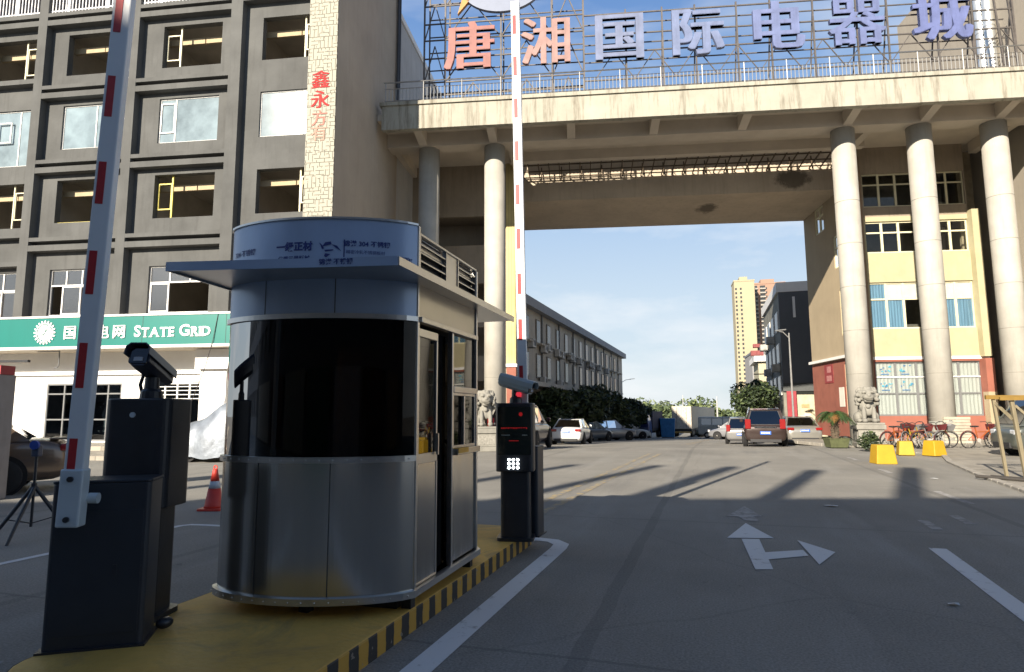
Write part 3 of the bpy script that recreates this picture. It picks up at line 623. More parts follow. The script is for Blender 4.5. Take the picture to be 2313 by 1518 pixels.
MB().box(-1.24, 0.0, -0.06, 0.0, 4.0, 25).build('corner_fin', fin_tiles(), lbd); MB().box(-1.24, 0.0, 0.0, 0.62, 0.2, 25).build('corner_wall', taupe, lbd)
red_p = mat('red_lettering', (0.36, 0.03, 0.03), 0.9, amt=0.15, scale=8); red_f = mat('faded_red_lettering', (0.33, 0.13, 0.10), 0.7, amt=0.2, scale=8); red_ff = mat('washed_red_lettering', (0.33, 0.20, 0.15), 0.7, amt=0.1, scale=8)
for s, z, mm, sz in (('鑫', 15.05, red_p, 0.82), ('永', 14.2, red_p, 0.82), ('方', 13.4, red_f, 0.72), ('有', 12.75, red_ff, 0.72)):
    bold_text('lettering', s, sz, 0.012, mm, lbd, (-0.66, -0.068, z), (-.022, 0, .022) if mm is red_p else (-.008, .008))
# flank facing the street, in shade
sd = MB(); sd.wall(0.62, 8.0, 0, 25, -0.25, 0.0, [], 0); o = sd.build('flank_wall', taupe, lbd); o.rotation_euler.z = rad(90); o.location = (-0.26, 0, 0)
sd = MB(); sd.wall(8.0, 20.0, 0, 23.1, -0.25, 0.0, [(11.2, 12.3, 16.2, 18.3), (14.5, 15.6, 16.2, 18.3)], 0); o = sd.build('flank_wall', mat('flank_render_pale', (0.42, 0.42, 0.42), 0.9, amt=0.1, scale=0.6, streak=0.3), lbd); o.rotation_euler.z = rad(90); o.location = (-0.26, 0, 0)
MB().box(-0.5, 0.06, 8.0, 20, 23.1, 23.45).build('coping', white_w, lbd)
for d in (7.55, 7.8): MB().tube([(0.1, d, 15.5), (0.1, d, 24.5)], 0.075, 8).build('drain_pipe', mat('dark_pipe', (0.03, 0.03, 0.033), 0.5), lbd)
MB().box(-8, -0.3, 12, 20, 0, 23).box(-24, -8, 8.2, 20, 0, 22).build('rear_block', taupe, lbd)
# ground floor: canopy soffit, white shop wall, storefront
cp_ = MB(); cp_.box(-24, -0.3, -0.55, 0.9, 4.08, 4.14); cp_.box(-24, -0.3, -0.5, -0.4, 4.14, 5.42); cp_.box(-24, -0.3, -0.4, 0.3, 5.38, 5.44); cp_.build('canopy', soffit, lbd)
gw = MB(); gw.wall(-24, 0.0, 0.2, 4.08, 0.85, 1.1, [(-12.95, -9.44, 0.36, 2.76), (-8.4, -5.42, 0.36, 2.76)]); gw.build('shop_wall', white_w, lbd)
gw = MB(); gw.box(-14.9, -5.7, 0.72, 0.85, 3.12, 3.26); gw.box(-24, -14.9, 0.72, 0.85, 3.12, 3.26); gw.build('ledge', white_w, lbd)
cl = MB(); cl.box(-5.5, -4.35, 0.2, 0.85, 0.2, 3.25); cl.box(-5.62, -3.2, 0.0, 0.85, 3.25, 4.06); cl.build('shop_pier', white_w, lbd, bevel=0.02)
cl = MB(); cl.box(-3.0, -1.4, 0.83, 0.85, 0.3, 3.2); cl.build('shutter', mat('roller_shutter', (0.25, 0.27, 0.28), 0.4, 0.6), lbd)
sf = MB()
for u in (-12.95, -12.15, -10.1, -9.50): sf.box(u, u + 0.06, 0.86, 0.95, 0.36, 2.76)
for z in (0.36, 1.22, 2.3, 2.70): sf.box(-12.89, -9.5, 0.865, 0.94, z, z + 0.06)
sf = sf.build('shop_window', fr_g, lbd); MB().box(-12.9, -9.5, 0.9, 0.905, 0.42, 2.7).build('pane', wg, sf)
s2 = MB()
for u in (-8.4, -7.5, -6.95, -6.4, -5.5): s2.box(u, u + 0.06, 0.86, 0.95, 0.36, 2.76)
for z in (2.08, 2.25, 2.42, 2.58, 2.70): s2.box(-8.34, -5.44, 0.865, 0.93, z, z + 0.03)
s2 = s2.build('shop_door', fr_w, lbd); MB().box(-8.36, -5.46, 0.9, 0.905, 0.36, 2.7).build('pane', wg, s2)
it = MB(); it.box(-24, 0, 5, 5.1, 0.2, 4.1); it.box(-24, 0, 1.1, 5, 0.2, 0.3); it.box(-8.9, -8.7, 1.1, 5, 0.2, 4.08)
it.build('shop_interior', mat('shop_interior_grey', (0.24, 0.24, 0.23), 0.8), lbd)
cu_ = MB()
for k in range(12): u = -12.85 + k * 0.06; cu_.box(u, u + 0.035, 1.0 + 0.02 * (k % 2), 1.02 + 0.02 * (k % 2), 0.42, 2.7)
cu_.build('curtain', mat('pale_curtain', (0.55, 0.53, 0.5), 0.8), lbd)
for x in (-10.7, -9.9):
    c_ = thing('shop_chair', 'pale office chair behind the shop glass' + (', beside the mullion' if x < -10 else ', at the right end of the window'), 'chair', BL.w(x, 1.8, 0.3), BL.yaw, 'chairs inside the shop')
    MB().box(-0.24, 0.24, -0.03, 0.03, 0.5, 1.0).build('backrest', white_w, c_, bevel=0.02); MB().box(-0.24, 0.24, -0.45, -0.03, 0.42, 0.48).build('seat', white_w, c_, bevel=0.02)
    for q, r in ((-.2, -.4), (.2, -.4), (-.2, -.08), (.2, -.08)): MB().box(q - .02, q + .02, r - .02, r + .02, 0, 0.42).build('leg', fr_g, c_)
cb_ = thing('ceiling_bracket', 'thin grey pipe bracket hanging under the shop canopy', 'bracket', BL.w(-11.6, -0.1, 4.08), BL.yaw)
MB().tube([(0, 0, 0), (0, 0, -0.62), (-0.06, -0.02, -0.7), (-0.16, -0.02, -0.7)], 0.025).tube([(-1.0, 0, -0.03), (0, 0, -0.03)], 0.02).build('pipe', fr_g, cb_)
wr = MB(); wr.tube([BL.w(-4.25, -0.72, 5.36), BL.w(-4.4, -0.75, 4.3), BL.w(-4.62, -0.8, 3.3), BL.w(-4.95, -0.9, 2.2), BL.w(-5.3, -1.1, 1.0), BL.w(-5.4, -1.3, 0.3)], 0.014, 6)
tag(wr.build('loose_cable', dark), 'thin black cable hanging loose from the green sign to the forecourt', 'cable')
# green shop sign
sg = thing('shop_sign', 'long green shop sign board with white emblem and lettering above the white shop front', 'sign', BL.w(-10, -0.62, 4.13), BL.yaw)
green = mat('sign_green', (0.0, 0.155, 0.13), 0.35, amt=0.05, scale=0.5, streak=0.08)
MB().box(-14, 8.2, -0.09, 0.06, 0.05, 1.22).build('board', green, sg); tr_ = MB(); tr_.box(-14, 8.2, -0.12, 0.06, 1.22, 1.30); tr_.box(-14, 8.2, -0.12, 0.06, -0.06, 0.05); tr_.build('trim', white_w, sg)
for u in (-9, -4.6, 2.55, 6.1): MB().box(u - 0.008, u + 0.008, -0.094, -0.088, 0.05, 1.22).build('seam', dark, sg)
sw = mat('sign_letter_white', (0.8, 0.8, 0.79), 0.4, amt=0.03)
def sign_text(s, u, z, size, off=0.02, sx=1.0): return text('lettering', s, size, 0.03, sw, sg, (u - -10, -0.105, z - 4.13), (90, 0, 0), off, sx)
for s, u in zip('国家电网', (-10.62, -9.9, -9.17, -8.45)): bold_text('lettering', s, 0.60, 0.03, sw, sg, (u + 10, -0.105, 4.70 - 4.13), (-.016, 0, .016))
def small_caps(word, u, z):
    x = u
    for i, chh in enumerate(word):
        sz = 0.62 if i == 0 else 0.50; o = sign_text(chh, 0, z - (0.62 - sz) * 0.36, sz, 0.014, 1.05); wd = max(v.co.x for v in o.data.vertices) - min(v.co.x for v in o.data.vertices)
        o.location.x = x + wd / 2 + 10; x += wd * 1.05 + 0.035
        sb = MB()                                        # serif feet on the straight strokes
        h = sz * 0.36
        feet = {'T': [(0, -h)], 'A': [(-wd * .42, -h), (wd * .42, -h)], 'E': [(-wd * .32, -h), (-wd * .32, h)], 'R': [(-wd * .32, -h), (wd * .38, -h), (-wd * .32, h)], 'I': [(0, -h), (0, h)], 'D': [(-wd * .36, -h), (-wd * .36, h)]}.get(chh, [])
        for fx, fz in feet: sb.box(fx - 0.075, fx + 0.075, -0.015, 0.015, fz - 0.022 if fz > 0 else fz, fz if fz > 0 else fz + 0.022)
        if feet: me = sb.build('serif', sw, sg); me.location = o.location
    return x
xe = small_caps('STATE', -7.78, 4.71); small_caps('GRID', xe + 0.2, 4.71)
em = MB(); c0 = (-1.76, 0.63)
for k in range(20):
    t = 2 * math.pi * k / 20; em.prism([(c0[0] + r * math.cos(t + da), c0[1] + r * math.sin(t + da)) for r, da in ((0.40, -0.10), (0.49, -0.05), (0.49, 0.05), (0.40, 0.10))], 'y', -0.12, -0.09)
ring = 40
em.add([(c0[0] + r * math.cos(2 * math.pi * k / ring), -0.115, c0[1] + r * math.sin(2 * math.pi * k / ring)) for r in (0.385, 0.355) for k in range(ring)], [(k, (k + 1) % ring, ring + (k + 1) % ring, ring + k) for k in range(ring)])
em.prism([(c0[0] + 0.32 * math.cos(2 * math.pi * k / 24), c0[1] + 0.32 * math.sin(2 * math.pi * k / 24)) for k in range(24)], 'y', -0.112, -0.09)
for (x0, z0, x1, z1) in ((-.3, .02, .3, .16), (-.28, -.1, .31, -.02), (-.1, -.3, .12, .3), (-.22, -.22, .24, .22)):
    em.bar((c0[0] + x0, -0.114, c0[1] + z0), (c0[0] + x1, -0.114, c0[1] + z1), 0.012, 0.02, 1, up=(0, 1, 0))
em.build('emblem', [sw, green], sg)

# ------------------------------------------------------------------ gateway building spanning the street (frame GT)
stained = mat('stained_fascia', (0.345, 0.33, 0.275), 0.85, amt=0.12, scale=0.8, bump=0.2, bscale=12, streak=0.95, streak_col=(0.11, 0.09, 0.06))
tan = mat('tan_render', (0.35, 0.285, 0.19), 0.9, amt=0.09, scale=0.6, bump=0.15, bscale=9, streak=0.2, streak_col=(0.24, 0.19, 0.13))
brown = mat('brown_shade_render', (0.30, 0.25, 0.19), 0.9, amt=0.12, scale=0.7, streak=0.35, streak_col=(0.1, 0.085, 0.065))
cream = mat('cream_column_paint', (0.39, 0.375, 0.335), 0.7, amt=0.12, scale=1.1, bump=0.15, bscale=10, streak=0.42, streak_col=(0.25, 0.23, 0.19))
yellow = mat('yellow_tile_wall', (0.39, 0.355, 0.225), 0.7, amt=0.08, scale=1.5, streak=0.15, streak_col=(0.26, 0.22, 0.11))
redw = mat('red_base_wall', (0.27, 0.095, 0.065), 0.75, amt=0.12, scale=1.5, streak=0.2)
darkin = mat('dark_interior', (0.03, 0.028, 0.025), 0.9, amt=0.2)
gb = thing('gateway_building', 'gateway building bridging the street on tall round cream columns', 'building', GT.w(0, 0), GT.yaw)
fa = MB()
us = [0.3 + 32.7 * k / 60 for k in range(61)]
fa.box(0.3, 33, 0, 0.3, 15.0, 16.2); fa.build('fascia', stained, gb, bevel=0.01)
MB().box(0.2, 33, -0.08, 0.45, 16.2, 16.38).build('coping', stained, gb)
MB().box(0.0, 31, 0.3, 5.3, 15.62, 15.95).box(0.0, 6.0, 5.3, 14, 15.62, 15.95).box(24.4, 31, 5.3, 14, 15.62, 15.95).build('deck', soffit, gb); MB().box(6, 24, 5.15, 5.3, 15.95, 16.36).build('upstand', stained, gb)
for u in (1.9, 5.5, 9.4, 13.4, 17.6, 22.45, 25.9, 29.2):
    MB().add([(u - .2, 0.3, 15.25), (u + .2, 0.3, 15.25), (u + .2, 1.85, 14.95), (u - .2, 1.85, 14.95), (u - .2, 0.3, 15.62), (u + .2, 0.3, 15.62), (u + .2, 1.85, 15.62), (u - .2, 1.85, 15.62)], [(0, 3, 2, 1), (0, 1, 5, 4), (1, 2, 6, 5), (2, 3, 7, 6), (3, 0, 4, 7)]).build('bracket', soffit, gb)
lb = MB(); lb.box(0, 31, 1.85, 2.75, 14.9, 15.62); lb.build('main_beam', soffit, gb); lb = MB(); lb.box(6, 24.5, 4.85, 5.25, 15.1, 15.62); lb.build('edge_beam', soffit, gb)
for u in (0.2, 6.3, 23.9, 30.6): MB().box(u - .2, u + .2, 2.75, 6.4, 15.05, 15.62).build('cross_beam', soffit, gb)
# columns
def column_mat(): return cream
for k, u in enumerate((2.1, 5.5, 22.42, 25.88, 29.2)):
    c = MB(); c.lathe([(0.53, -0.3), (0.53, 14.9)], 40, (u, 2.4)); c = c.build('column', cream, gb, smooth=True)
    c.data.polygons.foreach_set('use_smooth', [len(p.vertices) == 4 for p in c.data.polygons])
    for z in (1.15, 3.15, 5.15, 7.2, 9.25, 11.3): 
        if k > 1 or z < 5: MB().lathe([(0.534, z - 0.012), (0.534, z + 0.012)], 40, (u, 2.4)).build('joint', mat('column_joint', (0.22, 0.21, 0.18), 0.8), c)
    if k == 3: MB().lathe([(0.537, -0.2), (0.537, 1.0)], 40, (u, 2.4)).build('base_wrap', mat('column_base_grey', (0.25, 0.25, 0.22), 0.8, streak=0.3), c, smooth=True)
# skylight slot: bars under a rusty sheet roof, lit rear wall seen through it
sk = MB()
for k in range(31): u = 6.3 + k * 0.59; sk.bar((u, 5.3, 15.55), (u, 8.0, 15.2), 0.05, 0.07)
for d, z in ((5.6, 15.52), (6.3, 15.42), (7.0, 15.33), (7.7, 15.24)): sk.bar((6.2, d, z), (24.4, d, z), 0.05, 0.06)
for k in range(16): u = 6.4 + k * 1.18; sk.bar((u, 7.7, 15.1), (u, 7.9, 15.9), 0.06)
sk.build('skylight_grating', mat('rusty_steel', (0.09, 0.065, 0.04), 0.8, amt=0.3, scale=5), gb)
sr = MB()
for k in range(90):
    u = 5.9 + k * 0.21; sr.quad((u, 5.35, 16.8), (u + .105, 5.35, 16.83), (u + .105, 8.3, 17.2), (u, 8.3, 17.17)); sr.quad((u + .105, 5.35, 16.83), (u + .21, 5.35, 16.8), (u + .21, 8.3, 17.17), (u + .105, 8.3, 17.2))
sr.build('sheet_roof', mat('rusty_sheet', (0.13, 0.09, 0.05), 0.8, amt=0.35, scale=1.2), gb)
# rear bridge
br = MB(); br.box(5.9, 24.6, 8.0, 14.0, 13.9, 17.4); br.build('rear_bridge', mat('bridge_render', (0.50, 0.425, 0.33), 0.9, amt=0.12, scale=0.5, bump=0.15, bscale=6, streak=0.3, streak_col=(0.2, 0.16, 0.115)), gb)
# black mould where the bridge leaks
bm_ = MATS['bridge_render']; t_ = bm_.node_tree; b_ = t_.nodes['Principled BSDF']; src = b_.inputs['Base Color'].links[0].from_socket; tc_ = nd(t_, 'ShaderNodeTexCoord'); acc = None
for c, sc, th in (((21.9, 8.0, 14.65), (1.0, 1.0, 1.7), 0.95), ((17.6, 10.6, 13.9), (1.3, .8, 1), 0.75)):
    v1 = nd(t_, 'ShaderNodeVectorMath', operation='SUBTRACT'); v1.inputs[1].default_value = c; t_.links.new(tc_.outputs['Object'], v1.inputs[0])
    v2 = nd(t_, 'ShaderNodeVectorMath', operation='MULTIPLY'); v2.inputs[1].default_value = sc; t_.links.new(v1.outputs[0], v2.inputs[0])
    v3 = nd(t_, 'ShaderNodeVectorMath', operation='LENGTH'); t_.links.new(v2.outputs[0], v3.inputs[0])
    nz = nd(t_, 'ShaderNodeTexNoise'); nz.inputs['Scale'].default_value = 2.2; nz.inputs['Detail'].default_value = 8; nz.inputs['Roughness'].default_value = .75; t_.links.new(tc_.outputs['Object'], nz.inputs['Vector'])
    ma = nd(t_, 'ShaderNodeMath', operation='MULTIPLY_ADD'); ma.inputs[1].default_value = 1.6; t_.links.new(nz.outputs['Fac'], ma.inputs[0]); t_.links.new(v3.outputs['Value'], ma.inputs[2])
    mr = nd(t_, 'ShaderNodeMapRange'); mr.inputs[1].default_value = th + .55; mr.inputs[2].default_value = th + .95; mr.inputs[3].default_value = .8; mr.inputs[4].default_value = 0; t_.links.new(ma.outputs[0], mr.inputs[0])
    xm = nd(t_, 'ShaderNodeMixRGB'); xm.inputs[2].default_value = (0.07, 0.058, 0.042, 1); t_.links.new(mr.outputs[0], xm.inputs[0]); t_.links.new(src, xm.inputs[1]); src = xm.outputs[0]
t_.links.new(src, b_.inputs['Base Color'])
# left wing under the deck
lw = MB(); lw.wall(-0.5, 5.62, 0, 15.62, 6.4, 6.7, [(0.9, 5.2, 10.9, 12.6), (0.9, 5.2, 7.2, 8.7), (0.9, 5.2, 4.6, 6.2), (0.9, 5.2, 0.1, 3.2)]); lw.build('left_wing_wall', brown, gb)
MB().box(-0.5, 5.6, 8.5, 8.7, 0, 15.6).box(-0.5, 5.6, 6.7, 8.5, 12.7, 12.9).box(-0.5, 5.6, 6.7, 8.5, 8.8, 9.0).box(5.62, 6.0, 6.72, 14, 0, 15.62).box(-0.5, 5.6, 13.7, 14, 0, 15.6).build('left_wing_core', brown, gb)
MB().box(5.62, 6.14, 6.3, 6.7, 4.12, 15.6).build('left_wing_fin', tile_mat('fin_small_tiles', (0.56, 0.47, 0.22), (0.3, 0.25, 0.12), 0.16, 0.16, 0.008, 0, 0.05), gb)
MB().box(5.62, 6.14, 6.3, 6.7, 0, 3.95).build('left_wing_base', redw, gb); MB().box(5.52, 6.2, 6.24, 6.72, 3.95, 4.12).build('left_wing_sill', white_w, gb)
# right wing
HR = [(24.92, 30.05, 12.3, 14.15), (24.92, 30.05, 9.78, 11.5), (24.92, 30.05, 5.72, 8.2), (24.92, 30.05, 1.2, 4.0)]
rw = MB(); rw.wall(24.45, 30.1, 4.15, 11.75, 6.4, 6.65, HR); rw.build('right_wing_wall', yellow, gb); rw = MB(); rw.wall(24.45, 30.1, 11.75, 15.62, 6.4, 6.65, HR); rw.build('right_wing_upper_wall', brown, gb)  # upper wall coloured browner: the fascia's shade is put into its colour
rw = MB(); rw.wall(24.45, 30.1, 0, 4.15, 6.4, 6.65, HR); rw.build('right_wing_base', redw, gb)
MB().box(24.42, 30.5, 6.36, 6.4, 4.1, 4.25).build('string_course', white_w, gb)
MB().box(24.3, 24.72, 6.1, 6.4, 0.1, 15.0).build('corner_pier', mat('brown_pier', (0.25, 0.17, 0.11), 0.85), gb)
MB().box(30.05, 30.42, 6.0, 6.66, 4.2, 11.9).build('right_wing_fin', yellow, gb); MB().box(30.05, 30.46, 5.97, 6.66, 2.4, 4.1).build('fin_base', redw, gb); MB().box(30.05, 30.46, 5.97, 6.66, 0, 2.4).build('fin_foot', tan, gb)
MB().box(30.4, 32, 7.6, 7.8, 4.2, 15.6).build('recess_wall', mat('recess_render', (0.30, 0.245, 0.16), 0.9), gb); MB().box(30.4, 32, 7.59, 7.8, 0, 4.2).build('recess_base', mat('dark_red_wall', (0.15, 0.05, 0.04), 0.8), gb)
# flank of the right wing facing the street
fk = MB(); fk.wall(6.65, 13.9, 4.35, 15.62, -0.12, 0.12, [(7.6, 9.0, 5.7, 8.3), (7.9, 9.4, 9.6, 11.5), (10.6, 12.0, 12.3, 13.9)]); o = fk.build('right_wing_flank', tan, gb); o.rotation_euler.z = rad(90); o.location = (24.55, 0, 0)
fk = MB(); fk.wall(6.65, 13.9, 0, 4.35, -0.12, 0.12, [(7.6, 9.0, 1.2, 4.1)]); o = fk.build('right_wing_flank_base', redw, gb); o.rotation_euler.z = rad(90); o.location = (24.55, 0, 0)
MB().add([(24.25, 6.5, 4.4), (24.8, 6.5, 4.4), (24.8, 14, 4.4), (24.25, 14, 4.4), (24.25, 6.5, 4.56), (24.8, 6.5, 4.56), (24.8, 14, 4.56), (24.25, 14, 4.56)], [(0, 3, 2, 1), (4, 5, 6, 7), (0, 1, 5, 4), (1, 2, 6, 5), (2, 3, 7, 6), (3, 0, 4, 7)]).build('flank_ledge', white_w, gb)
cur_b = mat('blue_curtain', (0.12, 0.235, 0.34), 0.8, amt=0.25, scale=3, stretch=(9, 1, 0.2)); cur_w = mat('white_curtain', (0.42, 0.425, 0.40), 0.8, amt=0.12, scale=3, stretch=(9, 1, 0.2))
paper_w = mat('window_paper', (0.68, 0.64, 0.56), 0.8, amt=0.08)
def flank_window(d0, d1, z0, z1, m):
    f = MB()
    for a0, a1, b0, b1 in ((d0, d0 + .08, z0, z1), (d1 - .08, d1, z0, z1), (d0, d1, z0, z0 + .08), (d0, d1, z1 - .08, z1), ((d0 + d1) / 2 - .03, (d0 + d1) / 2 + .03, z0, z1), (d0, d1, (z0 + z1) / 2 + .2, (z0 + z1) / 2 + .27)): f.box(24.46, 24.54, a0, a1, b0, b1)
    f = f.build('window', fr_y, gb); MB().box(24.52, 24.526, d0, d1, z0, z1).build('pane', wg_m if m else wg, f); MB().box(24.62, 24.64, d0, d1, z0, z1).build('blind', mat('green_blind', (0.13, 0.22, 0.19), 0.8), f)
flank_window(7.6, 9.0, 5.7, 8.3, 0); flank_window(7.9, 9.4, 9.6, 11.5, 1); flank_window(10.6, 12.0, 12.3, 13.9, 1); flank_window(7.6, 9.0, 1.2, 4.1, 0)
def bay_window(h, tr, n, backs):
    u0, u1, z0, z1 = h; f = MB(); dW = 0.055
    us = [u0 + (u1 - u0) * k / n for k in range(n + 1)]
    for u in us: f.box(max(u - dW, u0), min(u + dW, u1), 6.5, 6.58, z0, z1)
    for z in (z0, tr - .04, z1 - .08): f.box(u0, u1, 6.505, 6.575, z, z + 0.08)
    f = f.build('window', fr_y if z0 > 5 else fr_g, gb)
    for k in range(n):
        for zz0, zz1, row in ((z0 + .06, tr - .03, 0), (tr + .03, z1 - .06, 1)):
            bm_ = backs(k, row)
            MB().box(us[k] + .05, us[k + 1] - .05, 6.53, 6.536, zz0, zz1).build('pane', wg, f)
            if bm_:
                q = MB(); nn = 10
                for j in range(nn):
                    a_ = us[k] + .05 + (us[k + 1] - us[k] - .1) * j / nn; b2 = us[k] + .05 + (us[k + 1] - us[k] - .1) * (j + 1) / nn; w0 = 6.55 + (0.03 if j % 2 else 0) * (bm_ is not paper_w); w1 = 6.55 + (0 if j % 2 else 0.03) * (bm_ is not paper_w)
                    q.quad((a_, w0, zz0), (b2, w1, zz0), (b2, w1, zz1), (a_, w0, zz1))
                q.build('curtain', bm_, f)
    return f
wg = glass('bay_glass', (0.9, 0.92, 0.92), 1.4, 0.8, 0.01)
bay_window(HR[0], 13.55, 6, lambda k, r: None); bay_window(HR[1], 10.9, 6, lambda k, r: None)
w3 = bay_window(HR[2], 7.3, 6, lambda k, r: (cur_b if k == 0 else paper_w) if r else (None if k == 2 else cur_b))
w4 = bay_window(HR[3], 2.35, 5, lambda k, r: cur_w)
mb = MB()
for z in (3.2,): mb.box(24.92, 30.05, 6.49, 6.5, z - .03, z + .03)
mb.build('transom', fr_w, w4)
rng = random.Random(4)                       # coloured stickers on the ground floor panes
for k in range(2):
    for zc in (3.6, 2.78):
        cu0 = 25.43 + k * 1.0; dc = MB()
        for q in range(9):
            x, z = cu0 + rng.uniform(-.28, .28), zc + rng.uniform(-.16, .18); wd = rng.uniform(.04, .14)
            dc.quad((x, 6.522, z), (x + wd, 6.522, z + rng.uniform(-.04, .05)), (x + wd * .9, 6.522, z + .06), (x, 6.522, z + .05), q % 2)
        dc.quad((cu0 - .2, 6.522, zc - .27), (cu0 + .2, 6.522, zc - .27), (cu0 + .2, 6.522, zc - .23), (cu0 - .2, 6.522, zc - .23), 1)
        dc.build('sticker', [mat('sticker_cyan', (0.06, 0.33, 0.46), 0.6), mat('sticker_blue', (0.05, 0.15, 0.33), 0.6)], w4)
MB().box(24.9, 30.1, 8.6, 8.8, 0, 15.5).box(24.9, 30.1, 6.65, 8.6, 4.2, 4.4).box(24.9, 30.1, 6.65, 8.6, 8.6, 8.8).box(24.9, 30.1, 6.65, 8.6, 11.7, 11.9).build('right_wing_interior', mat('office_interior', (0.13, 0.12, 0.10), 0.9), gb)
MB().box(24.67, 31, 13.6, 14, 0, 15.6).build('right_wing_back', tan, gb)
# tower rising on the right
tw = MB(); tw.wall(-3, 13.9, 0, 27, -0.3, 0.0, []); o = tw.build('tower_flank', mat('tower_render', (0.30, 0.27, 0.225), 0.9, amt=0.08, scale=0.5, bump=0.1, bscale=7, streak=0.2), gb); o.rotation_euler.z = rad(90); o.location = (31.2, 0, 0)
MB().box(31.5, 38, -3, 13.9, 0, 27).build('tower', tan, gb)
for d in (4.7, 5.35):
    p = MB(); p.tube([(30.95, d, 16), (30.95, d, 27)], 0.24, 20)
    for z in (18.4, 21.2, 24): p.tube([(30.95, d, z - .06), (30.95, d, z + .06)], 0.265, 20)
    p.build('duct', mat('silver_duct', (0.62, 0.63, 0.62), 0.35, 0.7, amt=0.06), gb, smooth=False)
# railing along the deck edge
rl = MB(); rl.tube([(0.35, 0.1, 17.45), (33, 0.1, 17.45)], 0.035, 8); rl.tube([(0.35, 0.1, 17.12), (33, 0.1, 17.12)], 0.018, 6); rl.tube([(0.35, 0.1, 16.5), (33, 0.1, 16.5)], 0.02, 6); rl.build('rail', steel2, gb)
rl = MB()
for k in range(190):
    u = 0.45 + k * 0.171; rl.tube([(u, 0.1, 16.4), (u, 0.1, 17.14)], 0.017, 5)
o = rl.build('balusters', mat('baluster_metal', (0.34, 0.34, 0.33), 0.5, 0.3, amt=0.05), gb); o['kind'] = 'stuff'
for k in range(18): MB().tube([(0.45 + k * 1.88, 0.1, 16.36), (0.45 + k * 1.88, 0.1, 17.44)], 0.026, 8).build('railing_post', MATS['baluster_metal'], gb)
hv = MB(); hv.box(24.1, 24.44, 7.0, 7.04, 0, 0.01)
# small poster and notice on the red flank
po = MB(); po.box(24.41, 24.425, 10.6, 11.9, 3.1, 4.2); po.box(24.405, 24.412, 10.9, 11.5, 3.72, 4.1, 1); po.box(24.405, 24.412, 10.85, 11.6, 3.22, 3.55, 1); po = po.build('red_notice', [mat('notice_red', (0.24, 0.04, 0.04), 0.6), mat('notice_pink', (0.42, 0.18, 0.17), 0.6, amt=0.35, scale=14)], gb)
MB().box(24.41, 24.424, 9.2, 9.9, 1.7, 2.8).build('paper_notice', paper_w, gb)

# ------------------------------------------------------------------ rooftop sign
rs = thing('rooftop_sign', 'huge rooftop sign of single Chinese characters on steel scaffolding above the gateway', 'sign', GT.w(0, 1.5, 15.95), GT.yaw)
scaf = mat('scaffold_steel', (0.10, 0.09, 0.085), 0.6, 0.3, amt=0.25, scale=4)
B0 = 15.95
sc_ = MB()
def sb(p, q, w_=0.06): sc_.bar((p[0], p[1], p[2] - B0), (q[0], q[1], q[2] - B0), w_)
for u in (1.9, 3.0, 5.9, 8.5, 10.1): sb((u, 0.35, B0), (u, 0.35, 27), 0.08); sb((u, 1.5, B0), (u, 1.5, 27), 0.07)
for z in (17.6, 18.3, 19.6, 20.6, 21.5, 22.5, 23.4, 24.6): sb((1.9, 0.35, z), (10.1, 0.35, z)); sb((1.9, 1.5, z), (10.1, 1.5, z), 0.05)
for u0, u1 in ((1.9, 3.0), (3.0, 5.9), (5.9, 8.5), (8.5, 10.1)):
    for z in (16.2, 18.3, 20.6, 22.5): sb((u0, 0.38, z), ((u0 + u1) / 2, 0.38, z + 2), 0.05); sb((u1, 0.38, z), ((u0 + u1) / 2, 0.38, z + 2), 0.05)
for u in (12.2, 14.0, 15.6, 17.6, 19.2, 21.2, 23.2, 24.6, 26.8, 28.4, 30.2): sb((u, 0.35, B0), (u, 0.35, 21.6), 0.075); sb((u, 1.5, B0), (u, 0.4, 20.8), 0.055)
for z in (17.9, 19.35, 20.3, 21.4): sb((10.1, 0.35, z), (30.2, 0.35, z), 0.06); sb((10.1, 1.0, z - .12), (30.2, 1.0, z - .12), 0.05)
for k in range(10): u = 10.6 + k * 2; sb((u, 0.36, 17.9), (u + 1, 0.36, 19.35), 0.04); sb((u + 1, 0.36, 19.35), (u + 2, 0.36, 17.9), 0.04)
for u in (28.4, 29.6, 30.2): sb((u, 0.35, 17.5), (u - .25, 0.35, 22.3), 0.07)
sc_.build('scaffold', scaf, rs)
for k, s in enumerate('唐湘国际电器城'):
    c = [(0.26, 0.10, 0.088), (0.28, 0.165, 0.15), (0.135, 0.165, 0.27), (0.13, 0.165, 0.285), (0.12, 0.15, 0.29), (0.115, 0.145, 0.29), (0.105, 0.13, 0.285)][k]
    u = (4.35, 8.25, 11.85, 15.6, 19.35, 23.05, 26.85)[k]
    bold_text('letter', s, 2.66, 0.2, mat(f'letter_paint_{"abcdefg"[k]}', c, 0.6, amt=0.2, scale=1.6, streak=0.3), rs, (u, 0.05, 19.78 - B0), (-.085, -.03, .03, .085) if s not in '器湘' else (-.05, 0, .05), (-.012, .012))
cr_ = MB(); n = 26                                           # crescent and flame of the emblem, cut by the top of the picture
outer = [(6.0 + 2.1 * math.cos(rad(200 + 160 * k / n)), 23.2 + 1.45 * math.sin(rad(200 + 160 * k / n))) for k in range(n + 1)]
inner_ = [(6.3 + 2.2 * math.cos(rad(345 - 140 * k / n)), 23.9 + 1.35 * math.sin(rad(345 - 140 * k / n))) for k in range(n + 1)]
cr_.prism([(x, z - B0) for x, z in outer + inner_], 'y', 0.0, 0.2); cr_.build('emblem_crescent', mat('emblem_pale_blue', (0.17, 0.20, 0.28), 0.5, amt=0.06), rs)
